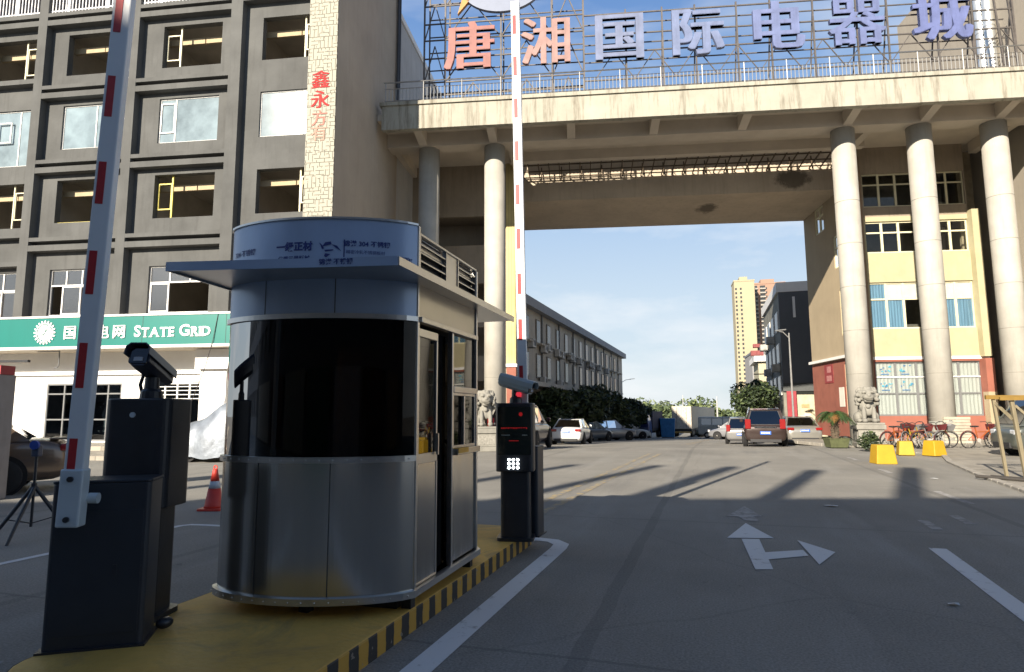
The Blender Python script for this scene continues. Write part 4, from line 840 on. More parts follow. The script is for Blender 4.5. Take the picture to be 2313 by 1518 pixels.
cr_ = MB(); cr_.prism([(x, z - B0) for x, z in ((3.7, 21.75), (4.0, 22.8), (3.6, 24.2), (4.3, 23.6), (5.2, 24.6), (4.9, 23.4), (4.6, 22.8))], 'y', 0.0, 0.2); cr_.build('emblem_flame', mat('emblem_orange', (0.40, 0.18, 0.02), 0.5), rs)

# ================================================================== BARRIERS AND TERMINALS
blk = mat('black_powder_coat', (0.018, 0.020, 0.026), 0.38, amt=0.2, scale=6, bump=0.05, bscale=90)
cabm = mat('cabinet_grey_paint', (0.022, 0.026, 0.034), 0.45, amt=0.12, scale=4, bump=0.05, bscale=80)
boomw = mat('boom_white_paint', (0.68, 0.70, 0.71), 0.4, amt=0.04, scale=3); boom_side = mat('boom_blue_side', (0.28, 0.37, 0.50), 0.4, amt=0.05)
refl = mat('red_reflector', (0.42, 0.025, 0.03), 0.35, amt=0.12, scale=30)
alu = mat('cast_aluminium', (0.55, 0.62, 0.66), 0.4, 0.25, amt=0.06)
def boom(loc, yaw, ln, lean, nstr, label, first=0.36, pitch=0.53, slen=0.26):
    t = thing('barrier_boom', label, 'barrier arm', loc, yaw, 'raised barrier arms'); t.rotation_euler.y = rad(lean)
    MB().box(-0.052, 0.052, -0.034, 0.034, 0.0, ln).build('pole', boomw, t, bevel=0.008)
    for k in range(nstr):
        z = first + k * pitch
        if z + slen < ln: MB().box(-0.034, 0.008, -0.0365, -0.0335, z, z + slen).build('reflective_strip', refl, t)
    MB().box(-0.06, 0.06, -0.05, 0.045, -0.10, 0.22).build('clamp', alu, t, bevel=0.01)
    for z in (-0.055, 0.165): MB().disc((0, -0.056, z), 0.016, (0, 1, 0), 0.016, 10).build('bolt', blk, t)
    return t
def cabinet(loc, yaw, w_, d_, h, label, group):
    t = thing('barrier_cabinet', label, 'barrier cabinet', loc, yaw, group)
    MB().prism(rr(-w_ / 2, w_ / 2, 0, d_, 0.03, 4), 'z', 0.0, h).build('housing', cabm, t, smooth=False, bevel=0.006)
    MB().prism(rr(-w_ / 2 - .004, w_ / 2 + .004, -.004, d_ + .004, 0.03, 4), 'z', h, h + 0.018).build('lid', cabm, t, bevel=0.006)
    MB().box(w_ * .16, w_ * .20, -0.006, 0.002, h * 0.43, h * 0.50).build('lock', blk, t)
    MB().box(-w_ / 2 + .03, w_ / 2 - .03, -0.003, 0.002, 0.08, h - 0.16).build('service_door', cabm, t, bevel=0.002)
    MB().box(-w_ / 2 - .02, w_ / 2 + .02, -.02, d_ + .02, -0.002, 0.012).build('base_plate', blk, t)
    return t
cabinet((-2.43, 3.83, 0.15), -16, 0.515, 0.30, 0.94, 'dark grey barrier cabinet in front, with a white boom clamped to its front', 'barrier cabinets')
cabinet((0.13, 7.12, 0.15), 17.5, 0.30, 0.28, 0.95, 'dark barrier cabinet hidden behind the lit black terminal', 'barrier cabinets')
bm1 = boom((-2.485, 3.66, 0.97), -9, 4.3, 1.5, 9, 'raised red and white barrier boom on the near grey cabinet', first=0.13, pitch=0.545)
boom((0.13, 7.02, 0.95), 8, 5.4, -0.8, 11, 'raised red and white barrier boom behind the terminal with nine glowing lamps', first=0.30, pitch=0.52, slen=0.235)
MB().disc((0.085, 0.05, 0.05), 0.03, (1, 0, 0.0), 0.05, 14).build('drive_hub', alu, bm1)
def terminal(loc, yaw, label, front):
    t = thing('plate_camera_terminal', label, 'camera terminal', loc, yaw, 'number plate camera terminals')
    MB().prism(rr(-0.17, 0.17, 0.04, 0.30, 0.05, 5), 'z', 0, 0.80).build('pedestal', blk, t)
    MB().prism(rr(-0.21, 0.21, 0.0, 0.34, 0.06, 5), 'z', 0, 0.035).build('foot', blk, t)
    MB().prism(rr(-0.22, 0.22, 0.0, 0.36, 0.07, 6), 'z', 0.72, 1.45).build('screen_box', blk, t, bevel=0.01)
    n = MB(); n.lathe([(0.075, 1.45), (0.07, 1.50), (0.05, 1.52), (0.045, 1.60)], 16, (0.0, 0.18)); n.build('neck', blk, t)
    return t
t1 = terminal((-2.53, 4.27, 0.15), 1, 'black plate camera terminal standing behind the near grey cabinet', False)
vv = MB()
for k in range(4):
    for x0 in (-0.17, 0.02): vv.box(x0, x0 + 0.13, -0.004, 0.002, 0.78 + k * 0.03, 0.785 + k * 0.03)
vv.build('vent', mat('vent_slot', (0.07, 0.07, 0.075), 0.4), t1); MB().disc((-0.01, -0.004, 1.34), 0.018, (0, 1, 0), 0.012, 14).build('keyhole', alu, t1)
t2 = terminal((0.02, 6.82, 0.15), 6, 'black plate camera terminal with nine glowing lamps at the far end of the island', True)
t2.scale = (0.93, 0.95, 0.995)
scr = MB().box(-0.19, 0.19, -0.006, 0.0, 0.9, 1.41); scr = scr.build('screen', mat('dark_screen', (0.006, 0.012, 0.010), 0.12, amt=0.1), t2)
led = MB()
for i in range(3):
    for j in range(3): led.ball((-0.062 + i * 0.05, -0.006, 0.765 + j * 0.042), (0.0145, 0.008, 0.014), 10)
led.build('lamp_array', emit('lamp_white', (0.92, 1.0, 0.98), 9.0), t2)
rl_ = MB(); rng = random.Random(2)
for k in range(16): x = -0.15 + k * 0.019; rl_.box(x, x + 0.012, -0.009, -0.006, 1.175 + rng.choice((0, .006)), 1.19)
lr_ = emit('led_red', (0.40, 0.01, 0.01), 0.22); rl_.build('red_display', lr_, scr); MB().box(-0.06, 0.05, -0.009, -0.006, 1.045, 1.052).build('red_line', lr_, scr); MB().disc((0.075, -0.008, 1.33), 0.022, (0, 1, 0), 0.004, 14).build('red_symbol', lr_, scr)
gl_ = MB(); gl_.box(-0.15, -0.05, -0.009, -0.006, 1.105, 1.112); gl_.box(0.09, 0.15, -0.009, -0.006, 1.105, 1.112); gl_.build('white_line', mat('screen_mark_grey', (0.35, 0.4, 0.38), 0.4), scr)
def bullet_cam(parent, yaw, pitchd, body, under, rollx=0, z=1.585, s=1.0):
    """boxy number plate camera with sun hood, lens end towards -y"""
    e_ = bpy.data.objects.new('camera_head', None); COL.objects.link(e_); bpy.data.objects.remove(e_)
    sec = [(-.055, -.03), (-.03, -.055), (.03, -.055), (.055, -.03), (.055, .02), (.035, .052), (-.035, .052), (-.055, .02)]
    mb = MB(); mb.loft([[(x * k, y, zz * k) for x, zz in sec] for y, k in ((-0.17, 0.98), (-0.1, 1.02), (0.05, 1.0), (0.15, 0.92), (0.17, 0.8))])
    hood = [(-.066, .0), (-.062, .045), (-.04, .066), (.04, .066), (.062, .045), (.066, .0), (.058, .0), (.056, .04), (.036, .058), (-.036, .058), (-.056, .04), (-.058, .0)]
    M_ = Matrix.Translation((0, 0.18, z)) @ Matrix.Rotation(rad(yaw), 4, 'Z') @ Matrix.Rotation(rad(pitchd), 4, 'X') @ Matrix.Scale(s, 4)
    def tr(mb): mb.v = [tuple(M_ @ Vector(p)) for p in mb.v]; return mb
    hd = tr(mb).build('camera_head', under, parent, bevel=0.004)
    tr(MB().prism(hood, 'y', -0.21, 0.16)).build('hood', body, hd, bevel=0.002)
    tr(MB().box(-.045, .045, -.178, -.17, -.04, .042)).build('lens_glass', mat('lens_black', (0.01, 0.01, 0.014), 0.08), hd)
    tr(MB().box(-.02, .025, -.184, -.178, -.03, -.008)).build('lens_label', mat('grey_label', (0.4, 0.42, 0.45), 0.5), hd)
    return hd
camd = mat('camera_dark_case', (0.028, 0.030, 0.045), 0.3, amt=0.1)
bullet_cam(t1, 6, -18, camd, camd, z=1.665, s=1.25)
cb2 = MB(); cb2.tube([(-0.06, 0.19, 1.45), (-0.09, 0.19, 1.55), (-0.07, 0.19, 1.62)], 0.012, 8); cb2.build('camera_cable', blk, t1)
cgc = mat('camera_grey_case', (0.36, 0.43, 0.45), 0.4, amt=0.06); bullet_cam(t2, 66, 14, cgc, cgc, z=1.66, s=1.25)
MB().lathe([(0.045, 1.52), (0.05, 1.54), (0.045, 1.57)], 14, (0.02, 0.18)).build('red_lamp', emit('lamp_red_dim', (0.6, 0.03, 0.05), 0.5), t2)
stn = thing('cable_plug', 'dark rounded cable plug on the yellow paint beside the near cabinet', 'plug', (-2.19, 4.16, 0.15), 30)
MB().ball((0, 0, 0.045), (0.04, 0.055, 0.035), 14).build('body', blk, stn, smooth=True)

# ================================================================== CONE, TRIPODS, BOLLARDS, POST
cone_red = mat('cone_red', (0.62, 0.05, 0.03), 0.5, amt=0.1); cone_w = mat('cone_band', (0.55, 0.57, 0.6), 0.4)
co = thing('traffic_cone', 'red traffic cone with one pale band between the cabinet and the booth', 'traffic cone', (-4.68, 10.15, 0), 0)
MB().prism(rr(-0.19, 0.19, -0.19, 0.19, 0.05), 'z', 0, 0.035).build('base', cone_red, co, bevel=0.006)
MB().lathe([(0.145, 0.035), (0.135, 0.07), (0.09, 0.33)], 28).lathe([(0.067, 0.44), (0.036, 0.62), (0.03, 0.625)], 28).build('body', cone_red, co, smooth=True)
MB().lathe([(0.0905, 0.33), (0.0675, 0.44)], 28).build('band', cone_w, co, smooth=True)
r_ = MB(); r_.tube([(0.028 * math.cos(t / 12 * 2 * math.pi), 0, 0.65 + 0.028 * math.sin(t / 12 * 2 * math.pi)) for t in range(13)], 0.009, 6, caps=False); r_.build('top_ring', cone_red, co)
def tripod(loc, label, head, yaw=0):
    t = thing('tripod', label, 'tripod', loc, yaw, 'black folding tripods')
    h = 0.62
    for k, (x, y) in enumerate(((-0.30, -0.26), (0.36, 0.22), (-0.02, 0.42) if False else (0.05, -0.42))):
        l = MB(); l.tube([(0.02 * (x > 0) - .01, 0, h), (x * .55, y * .55, h * .45), (x, y, 0.0)], [0.022, 0.022, 0.017], 8); l.tube([(0, 0, 0.18), (x * .6, y * .6, h * .4)], 0.007, 6); l.build('leg', blk, t)
    MB().tube([(0, 0, 0.14), (0, 0, 0.66 if not head else 1.0)], 0.016, 8).tube([(0, 0, 0.6), (0, 0, 0.66)], 0.03, 10).build('column', blk, t)
    if head:
        MB().box(-0.045, 0.045, -0.04, 0.04, 0.98, 1.12).build('sensor', mat('sensor_case', (0.05, 0.06, 0.09), 0.4), t, bevel=0.012)
        MB().disc((0.0, -0.045, 1.12), 0.055, (0, 1, 0), 0.03, 18).build('blue_disc', mat('blue_plastic', (0.02, 0.06, 0.30), 0.4), t)
    return t
tripod((-5.85, 7.9, 0), 'black tripod carrying a blue disc in front of the brown car', True)
tripod((-3.75, 9.3, 0), 'black tripod half hidden behind the booth beside the red cone', False)
yb_m = mat('bollard_yellow', (0.42, 0.255, 0.01), 0.6, amt=0.08, scale=4, bump=0.15, bscale=25)
for (x, y, s, yw, lab) in ((10.48, 18.2, 1.0, 8, 'yellow concrete block alone on the road, nearest of the three'), (13.05, 21.35, 0.86, 20, 'yellow concrete block just in front of the heap of bicycles, left of its pair'), (13.75, 20.95, 0.92, -14, 'yellow concrete block at the kerb, right of its pair in front of a column')):
    t = thing('concrete_block', lab, 'bollard', (x, y, 0.0 if x < 12 else 0.02), yw, 'yellow concrete blocks at the kerb'); t.scale = (s, s, s)
    MB().loft([[(x_ * k, y_ * k, z) for x_, y_ in rr(-.5, .5, -.5, .5, .06, 4)] for z, k in ((0, .54), (0.02, .55), (0.50, .44), (0.53, .42))]).build('block', yb_m, t, bevel=0.012)
gp = thing('gate_post', 'dull brown gate post at the left edge of the street', 'post', (-9.42, 11.4, 0), 5)
MB().box(-0.35, 0.35, -0.2, 0.2, 0, 2.2).build('shaft', mat('post_render', (0.30, 0.26, 0.23), 0.8, amt=0.1, streak=0.3), gp, bevel=0.015); MB().box(-0.3, 0.36, -0.15, 0.15, 2.2, 2.36).build('red_cap', mat('post_red', (0.4, 0.05, 0.05), 0.6), gp)
MB().box(0.1, 0.75, -0.03, 0.03, 2.42, 2.46).box(0.1, 0.16, -0.03, 0.03, 2.36, 2.42).build('arm', blk, gp)
lit = mat('paper_litter', (0.68, 0.68, 0.66), 0.8)
for k, (x, y, s, lab) in enumerate(((5.0, 10.2, .07, 'scrap of white paper in the shade beyond the road arrow'), (3.4, 5.1, .035, 'small scrap of white paper near the right lane line'), (9.2, 14.1, .06, 'scrap of white paper on the sunlit road near the pavement'))):
    mb = MB(); rng = random.Random(k); n = 7; mb.add([(s * (.7 + .5 * rng.random()) * math.cos(q / n * 6.28) * 1.5, s * (.7 + .5 * rng.random()) * math.sin(q / n * 6.28), 0.006 + 0.02 * rng.random()) for q in range(n)] + [(0, 0, 0.02)], [(q, (q + 1) % n, n) for q in range(n)])
    o = mb.build('paper_scrap', lit); o.location = (x, y, 0); tag(o, lab, 'litter', 'paper scraps on the road')

# yellow stall frame at the right edge
sfm = thing('stall_frame', 'weathered yellow timber stall frame standing in front of the grey microvan', 'stall frame', (10.8, 14.0, 0.035), 10)
wood = mat('weathered_wood', (0.19, 0.16, 0.10), 0.8, amt=0.25, scale=5, stretch=(4, 4, 0.4)); yw_ = mat('yellow_beam_paint', (0.2, 0.12, 0.02), 0.6, amt=0.15)
for (p, q, wd) in (((-0.02, 0.1, 0), (-0.14, 0.12, 1.72), .055), ((0.17, -0.25, 0), (0.05, -0.2, 1.66), .07), ((1.35, 0, 0), (1.3, 0, 1.7), .06), ((1.5, -0.4, 0), (1.45, -0.4, 1.7), .06)): MB().bar(p, q, wd, wd).build('post', wood, sfm)
MB().bar((-0.3, 0.1, 1.74), (1.6, 0.0, 1.72), 0.07, 0.09).bar((-0.2, -0.25, 1.70), (1.6, -0.4, 1.69), 0.06, 0.07).build('top_beam', yw_, sfm); MB().bar((0.05, -0.2, 1.25), (-0.12, 0.1, 1.62), 0.05).bar((0.1, -0.22, 1.55), (0.32, -0.25, 1.3), 0.05).build('brace', wood, sfm)
MB().box(0.12, 1.5, -0.34, -0.3, 0.92, 0.97).build('rail', mat('dark_rail', (0.08, 0.08, 0.07), 0.6), sfm)
for k, (a_, b_) in enumerate((((10.05, 14.0, 0.07), (11.3, 11.4, 0.07)), ((10.3, 13.9, 0.07), (11.6, 11.4, 0.07)))):
    o = MB().tube([a_, b_], 0.035, 8).build('steel_bar', mat('old_steel', (0.05, 0.045, 0.04), 0.6)); tag(o, 'dark steel bar lying along the kerb below the stall frame, ' + ('on the road side' if k == 0 else 'on the pavement side'), 'steel bar', 'steel bars lying on the kerb')

# ================================================================== VEHICLES
tyre_m = mat('tyre_rubber', (0.015, 0.015, 0.016), 0.8, amt=0.2); rim_m = mat('alloy_rim', (0.6, 0.57, 0.52), 0.35, 0.4, amt=0.1); arch_m = mat('wheel_arch_dark', (0.008, 0.008, 0.009), 0.9)
cg = glass('car_glass', (0.10, 0.11, 0.12), 1.6, 0.95, 0.02, base=0.12); cgi = mat('car_cabin_dark', (0.012, 0.012, 0.013), 0.8)
tail_m = mat('tail_lamp_red', (0.22, 0.012, 0.012), 0.2, amt=0.1, coat=0.5); head_m = mat('head_lamp_clear', (0.6, 0.62, 0.65), 0.12, 0.3); plate_b = mat('number_plate_blue', (0.03, 0.12, 0.5), 0.4); trim_d = mat('bumper_trim_dark', (0.02, 0.02, 0.022), 0.6); chrome = mat('chrome_strip', (0.7, 0.7, 0.7), 0.12, 1.0)
def paint(name, col, metal=0.35): return mat(name, col, 0.28, metal, amt=0.05, scale=2, coat=0.6)
KIND = {  # lower body: (t along the length from the rear, deck height, half width factor); greenhouse: rear base, rear top, front top, front base as (t, z)
    'sedan': dict(L=4.6, W=1.80, deck=[(0, .70, .84), (.012, .88, .92), (.04, 1.00, .97), (.14, 1.03, 1), (.3, .98, 1), (.5, .95, 1), (.7, .93, 1), (.78, .92, .99), (.88, .82, .96), (.95, .70, .90), (.985, .58, .82), (1, .46, .76)], gh=[(.13, 1.01), (.27, 1.43), (.53, 1.455), (.74, .93)], r=.325, ax=(.215, .80)),
    'suv': dict(L=4.55, W=1.83, deck=[(0, .78, .86), (.01, 1.0, .95), (.03, 1.08, .99), (.3, 1.06, 1), (.5, 1.04, 1), (.7, 1.02, 1), (.76, 1.01, .99), (.88, .95, .97), (.95, .85, .92), (.985, .70, .86), (1, .5, .8)], gh=[(.02, 1.06), (.10, 1.60), (.52, 1.68), (.72, 1.01)], r=.35, ax=(.19, .80)),
    'mpv': dict(L=4.65, W=1.77, deck=[(0, .80, .88), (.008, .98, .95), (.02, 1.04, .99), (.3, 1.03, 1), (.5, 1.0, 1), (.7, .98, 1), (.8, .96, .99), (.9, .86, .96), (.96, .74, .9), (1, .5, .8)], gh=[(.012, 1.02), (.07, 1.66), (.56, 1.72), (.80, .96)], r=.32, ax=(.19, .80)),
    'van': dict(L=3.9, W=1.55, deck=[(0, .9, .92), (.01, 1.0, .97), (.3, 1.02, 1), (.7, 1.02, 1), (.9, 1.0, 1), (.96, .95, .97), (.99, .8, .9), (1, .55, .85)], gh=[(.008, 1.0), (.05, 1.76), (.78, 1.82), (.95, .98)], r=.29, ax=(.2, .80)),
}
def make_car(name, label, kind, pm, loc, heading, group=None, glassm=None, plate=True, spoiler=False, rack=False, scale=1.0):
    """heading = degrees clockwise from +Y that the bonnet points to"""
    k = KIND[kind]; Ln, W = k['L'], k['W']; hw = W / 2; t = thing(name, label, 'car' if kind != 'van' else 'van', loc, heading, group); t.scale = (scale,) * 3
    Y = lambda q: -Ln / 2 + q * Ln
    rings = []
    for q, z, f in k['deck']:
        wv = hw * f; zb = 0.20 + (0.10 if q < .03 or q > .97 else 0)
        half = [(wv * .80, zb), (wv * .95, zb + .07), (wv * .995, zb + (z - zb) * .45), (wv * 1.0, zb + (z - zb) * .62), (wv * .965, z - .07), (wv * .90, z - .005)]
        rings.append([(x, Y(q), zz) for x, zz in half] + [(0, Y(q), z + .02)] + [(-x, Y(q), zz) for x, zz in reversed(half)])
    body = MB().loft(rings).build('body', pm, t, smooth=True, subsurf=1)
    # greenhouse
    (r0, z0), (r1, z1), (f1, z2), (f0, z3) = k['gh']; wb, wt = hw * .925, hw * .70
    y0, y1, y2, y3 = Y(r0), Y(r1), Y(f1), Y(f0); ym = (y1 + y2) / 2; zm = max(z1, z2) + .015
    low, top_ = lambda y, z, s: (s * wb, y, z - .03), lambda y, z, s: (s * wt, y, z)
    base = [(y0, z0), (y1, z0 + .0), (ym, (z0 + z3) / 2), (y2, z3 + .03), (y3, z3)]
    v = [];  # left/right base rows, then roof rows
    for s in (-1, 1):
        v += [low(y, z, s) for y, z in base]
    for s in (-1, 1): v += [top_(y1, z1, s), top_(ym, zm, s * 1.02), top_(y2, z2, s)]
    B, T = lambda i, s: i + (5 if s > 0 else 0), lambda i, s: 10 + i + (3 if s > 0 else 0)
    fs = [(B(0, -1), B(0, 1), T(0, 1), T(0, -1)), (B(4, 1), B(4, -1), T(2, -1), T(2, 1)), (T(0, -1), T(0, 1), T(1, 1), T(1, -1)), (T(1, -1), T(1, 1), T(2, 1), T(2, -1))]
    for s in (-1, 1):
        q = [(B(0, s), T(0, s), B(1, s)), (B(1, s), T(0, s), T(1, s), B(2, s)), (B(2, s), T(1, s), T(2, s), B(3, s)), (B(3, s), T(2, s), B(4, s))]
        fs += [tuple(reversed(f)) if s < 0 else f for f in q]
    MB().add(v, fs).build('cabin', pm, t, smooth=False, bevel=0.045)
    gm = glassm or cg
    def panel(nm, pts, out, mm=gm):
        pts = [Vector(p) for p in pts]; c = sum(pts, Vector()) / len(pts); n_ = Vector(out).normalized()
        vs_ = [c + (p - c) * .86 + n_ * .012 for p in pts]; vi = [c + (p - c) * .90 + n_ * .006 for p in pts]; m_ = len(pts)
        mb = MB(); mb.add(vi, [tuple(range(m_))], 1); mb.add(vs_, [tuple(range(m_))], 0); return mb.build(nm, [mm, trim_d], t)
    P = lambda i: v[i]
    panel('rear_window', [P(B(0, -1)), P(B(0, 1)), P(T(0, 1)), P(T(0, -1))], (0, -1, .5)); panel('windscreen', [P(B(4, 1)), P(B(4, -1)), P(T(2, -1)), P(T(2, 1))], (0, 1, .6))
    for s in (-1, 1):
        panel('side_window', [P(B(1, s)), P(T(0, s)), P(T(1, s)), P(B(2, s))], (s, 0, .3)); panel('side_window', [P(B(2, s)), P(T(1, s)), P(T(2, s)), P(B(3, s))], (s, 0, .3))
        if kind != 'sedan': panel('quarter_window', [P(B(0, s)), P(T(0, s)), P(B(1, s))], (s, 0, .2))
        else: panel('quarter_window', [P(B(3, s)), P(T(2, s)), P(B(4, s))], (s, 0, .2))
    zt = k['deck'][1][1]
    for s in (-1, 1):
        if kind in ('suv', 'mpv'): tl = MB().box(s * hw * .93, s * hw * .66, Y(0) - .035, Y(0) + .14, zt - .14, zt + .28)
        elif kind == 'van': tl = MB().box(s * hw * .93, s * hw * .8, Y(0) - .03, Y(0) + .06, .72, 1.1)
        else: tl = MB().box(s * hw * .93, s * hw * .58, Y(0) - .02, Y(.03), zt - .10, zt + .04)
        tl.build('tail_lamp', tail_m, t, bevel=0.03)
        MB().box(s * hw * .86, s * hw * .52, Y(.955), Y(.985) + .02, .62, .76 if kind == 'sedan' else .84).build('headlamp', head_m, t, bevel=0.03)
        MB().box(s * (hw + .12), s * (hw - .04), Y(f0) - .25, Y(f0) - .13, .98 if kind == 'sedan' else 1.08, 1.10 if kind == 'sedan' else 1.24).build('mirror', pm, t, bevel=0.03)
        for ax in k['ax']:
            r = k['r']; ya = Y(ax)
            MB().disc((s * (hw - .055), ya, r + .015), r + .065, (1, 0, 0), .12, 28).build('wheel_arch', arch_m, t)
            wh = MB(); wh.loft([[(s * (hw - .17 + dx), ya + rr_ * math.cos(a_ * 2 * math.pi / 28), r + rr_ * math.sin(a_ * 2 * math.pi / 28)) for a_ in range(28)] for dx, rr_ in ((0, r * .8), (0.0, r * .97), (.03, r), (.17, r), (.205, r * .95), (.215, r * .70))]); wh = wh.build('tyre', tyre_m, t, smooth=False)
            rm_ = MB(); xo = s * (hw + .040)
            rm_.disc((s * (hw - .003), ya, r), r * .66, (1, 0, 0), .05, 24, 1)
            for q in range(5):
                a_ = q * 2 * math.pi / 5 + .3
                for da in (-.16, .16): rm_.bar((xo - s * .012, ya + .03 * math.cos(a_), r + .03 * math.sin(a_)), (xo - s * .012, ya + r * .64 * math.cos(a_ + da), r + r * .64 * math.sin(a_ + da)), .045, .03, 0, up=(1, 0, 0))
            rm_.disc((xo - s * .01, ya, r), .06, (1, 0, 0), .03, 12, 0)
            n_ = 28
            rm_.tube([(xo - s * .015, ya + r * .67 * math.cos(a_ * 2 * math.pi / n_), r + r * .67 * math.sin(a_ * 2 * math.pi / n_)) for a_ in range(n_ + 1)], .014, 6, 0, False)
            rm_.build('rim', [rim_m, arch_m], wh)
    MB().box(-hw * .72, hw * .72, Y(0) - .045, Y(0) + .06, .26, .40).build('rear_bumper', trim_d, t, bevel=0.02); MB().box(-hw * .6, hw * .6, Y(1) - .08, Y(1) + .025, .26, .44).build('front_grille', trim_d, t, bevel=0.02)
    if plate:
        pl = MB().box(-.22, .22, Y(0) - .055, Y(0) - .01, .60 if kind != 'sedan' else .70, .74 if kind != 'sedan' else .84).build('number_plate', plate_b, t)
        c_ = MB()
        for q in range(6): c_.box(-.18 + q * .062, -.145 + q * .062, Y(0) - .058, Y(0) - .055, .64 if kind != 'sedan' else .74, .71 if kind != 'sedan' else .81)
        c_.build('plate_mark', mat('plate_white', (0.7, 0.72, 0.75), 0.5), pl)
    if spoiler: MB().box(-hw * .8, hw * .8, Y(.0) - .02, Y(.07), zt + .12, zt + .15).build('boot_lip', pm, t, bevel=0.01)
    if rack:
        for s in (-1, 1): MB().tube([(s * hw * .66, y1 + .1, z1 + .01), (s * hw * .67, y1 + .25, z1 + .075), (s * hw * .67, y2 - .2, z2 + .07), (s * hw * .66, y2 - .05, z2 + .0)], .018, 8).build('roof_rail', chrome, t)
        MB().box(-hw * .5, hw * .5, Y(0) - .05, Y(0) - .01, .90, .945).build('chrome_strip', chrome, t)
    return t
make_car('parked_car', 'bronze brown car with alloy wheels at the left edge, rear end showing', 'sedan', paint('paint_bronze', (0.15, 0.11, 0.082), 0.5), (-11.05, 12.0, 0), -122, 'cars parked about the gateway', spoiler=True)
make_car('parked_car', 'reddish brown people carrier with roof rails, rear end towards us right of the street', 'mpv', paint('paint_redbrown', (0.036, 0.022, 0.019), 0.35), (11.75, 30.0, zg(30.0)), 19, 'cars parked about the gateway', rack=True)
make_car('parked_car', 'silver grey saloon parked between the brown people carrier and the sago palm', 'sedan', paint('paint_greybeige', (0.34, 0.33, 0.30), 0.6), (15.55, 35.2, zg(35)), 12, 'cars parked about the gateway')
make_car('parked_car', 'white saloon seen from behind on the left of the street', 'sedan', paint('paint_white', (0.66, 0.66, 0.64), 0.0), (3.55, 37.8, zg(37.8)), 15, 'cars parked about the gateway')
make_car('parked_car', 'dark maroon off-roader mostly hidden by the black terminal', 'suv', paint('paint_maroon', (0.03, 0.010, 0.012), 0.3), (0.42, 26.7, 0), 14, 'cars parked about the gateway', rack=True)
make_car('parked_car', 'silver off-roader parked side on under the dark trees', 'suv', paint('paint_silver', (0.36, 0.37, 0.40), 0.6), (8.3, 54.5, zg(54.5)), 62, 'cars parked about the gateway')
make_car('parked_car', 'blue grey car nose down under the trees just beyond the white saloon', 'sedan', paint('paint_bluegrey', (0.13, 0.16, 0.20), 0.5), (5.9, 49.0, zg(49)), 40, 'cars parked about the gateway')
make_car('parked_car', 'white car with its nose out beyond the silver off-roader', 'suv', paint('paint_white', (0.66, 0.66, 0.64), 0.0), (11.9, 66.5, zg(66.5)), 80, 'cars parked about the gateway')
make_car('parked_car', 'black car side on below the long white trailer', 'sedan', paint('paint_black_green', (0.012, 0.03, 0.028), 0.3), (27.2, 88.0, zg(88)), 95, 'cars parked about the gateway')
make_car('parked_car', 'silver people carrier facing the street in the right hand row', 'mpv', paint('paint_silver', (0.36, 0.37, 0.40), 0.6), (19.6, 56.0, zg(56)), -52, 'cars parked about the gateway')
make_car('parked_car', 'dusty grey small car just left of the brown people carrier', 'mpv', paint('paint_dustgrey', (0.20, 0.20, 0.20), 0.4), (12.9, 36.2, zg(36.2)), 20, 'cars parked about the gateway', scale=0.86)
make_car('parked_car', 'dark saloon far down the street between the trailer and the round tree', 'sedan', paint('paint_black_green', (0.012, 0.03, 0.028), 0.3), (27.5, 80.0, zg(80)), -60, 'cars parked about the gateway')
make_car('microvan', 'grey green microvan parked side on behind the yellow stall frame at the right edge', 'van', paint('paint_greygreen', (0.085, 0.095, 0.085), 0.3), (17.5, 20.1, 0.035), -80, None)
# far minibus and lorries
def truck_wheels(t, xs, ys, r, hw):
    for y in ys:
        for s in (-1, 1):
            wh = MB().disc((s * (hw - .15), y, r), r, (1, 0, 0), .3, 20).build('tyre', tyre_m, t); MB().disc((s * (hw + .005), y, r), r * .5, (1, 0, 0), .02, 14).build('rim', rim_m, wh)
tk = thing('lorry', 'blue cab lorry with a dark covered load bed parked on the left', 'lorry', (15.7, 75.5, zg(75.5)), 205)
bl = paint('lorry_blue', (0.035, 0.06, 0.22), 0.1)
MB().loft([[(x, y, z) for x, z in ((-1.15, .6), (1.15, .6), (1.15, 1.6), (1.0, 2.75), (-1.0, 2.75), (-1.15, 1.6))] for y in (1.6, 3.3)]).build('cab', bl, tk, bevel=0.08)
MB().quad((-0.98, 3.315, 1.68), (0.98, 3.315, 1.68), (0.9, 3.315, 2.5), (-0.9, 3.315, 2.5)).build('windscreen', cg, tk); MB().box(-.9, .9, 2.0, 3.0, 2.76, 3.15).build('wind_deflector', bl, tk, bevel=0.1)
MB().box(-1.2, 1.2, -4.2, 1.45, 1.1, 3.1).build('load_cover', mat('tarp_dark', (0.055, 0.05, 0.075), 0.8), tk, bevel=0.05); MB().box(-.5, .5, -4.2, 3.2, .55, .85).box(-1.15, 1.15, -4.15, 1.4, .85, 1.1).build('chassis', trim_d, tk)
truck_wheels(tk, None, (2.5, -2.2, -3.3), .5, 1.15)
MB().box(-1.1, 1.1, 3.3, 3.36, .62, 1.3).build('grille', mat('lorry_grille', (0.12, 0.14, 0.25), 0.5), tk)
bx = thing('skip_bin', 'bright blue metal bin beside the blue lorry', 'bin', (18.7, 77, zg(77)), 15); MB().loft([[(x * k_, y * k_, z) for x, y in rr(-.9, .9, -.9, .9, .1)] for z, k_ in ((.1, .85), (2.2, 1), (2.3, 1.03), (2.32, .98))]).build('bin', mat('bin_blue', (0.03, 0.17, 0.38), 0.5), bx); MB().box(-.7, .7, -.7, .7, 0, .1).build('skid', trim_d, bx)
tr = thing('trailer', 'long white box trailer with smudged rear doors standing far down the street', 'trailer', (22.0, 83.0, zg(83)), 21)
tw_ = mat('trailer_white', (0.42, 0.375, 0.30), 0.6, amt=0.1, scale=1.2, streak=0.4, streak_col=(0.36, 0.3, 0.24))
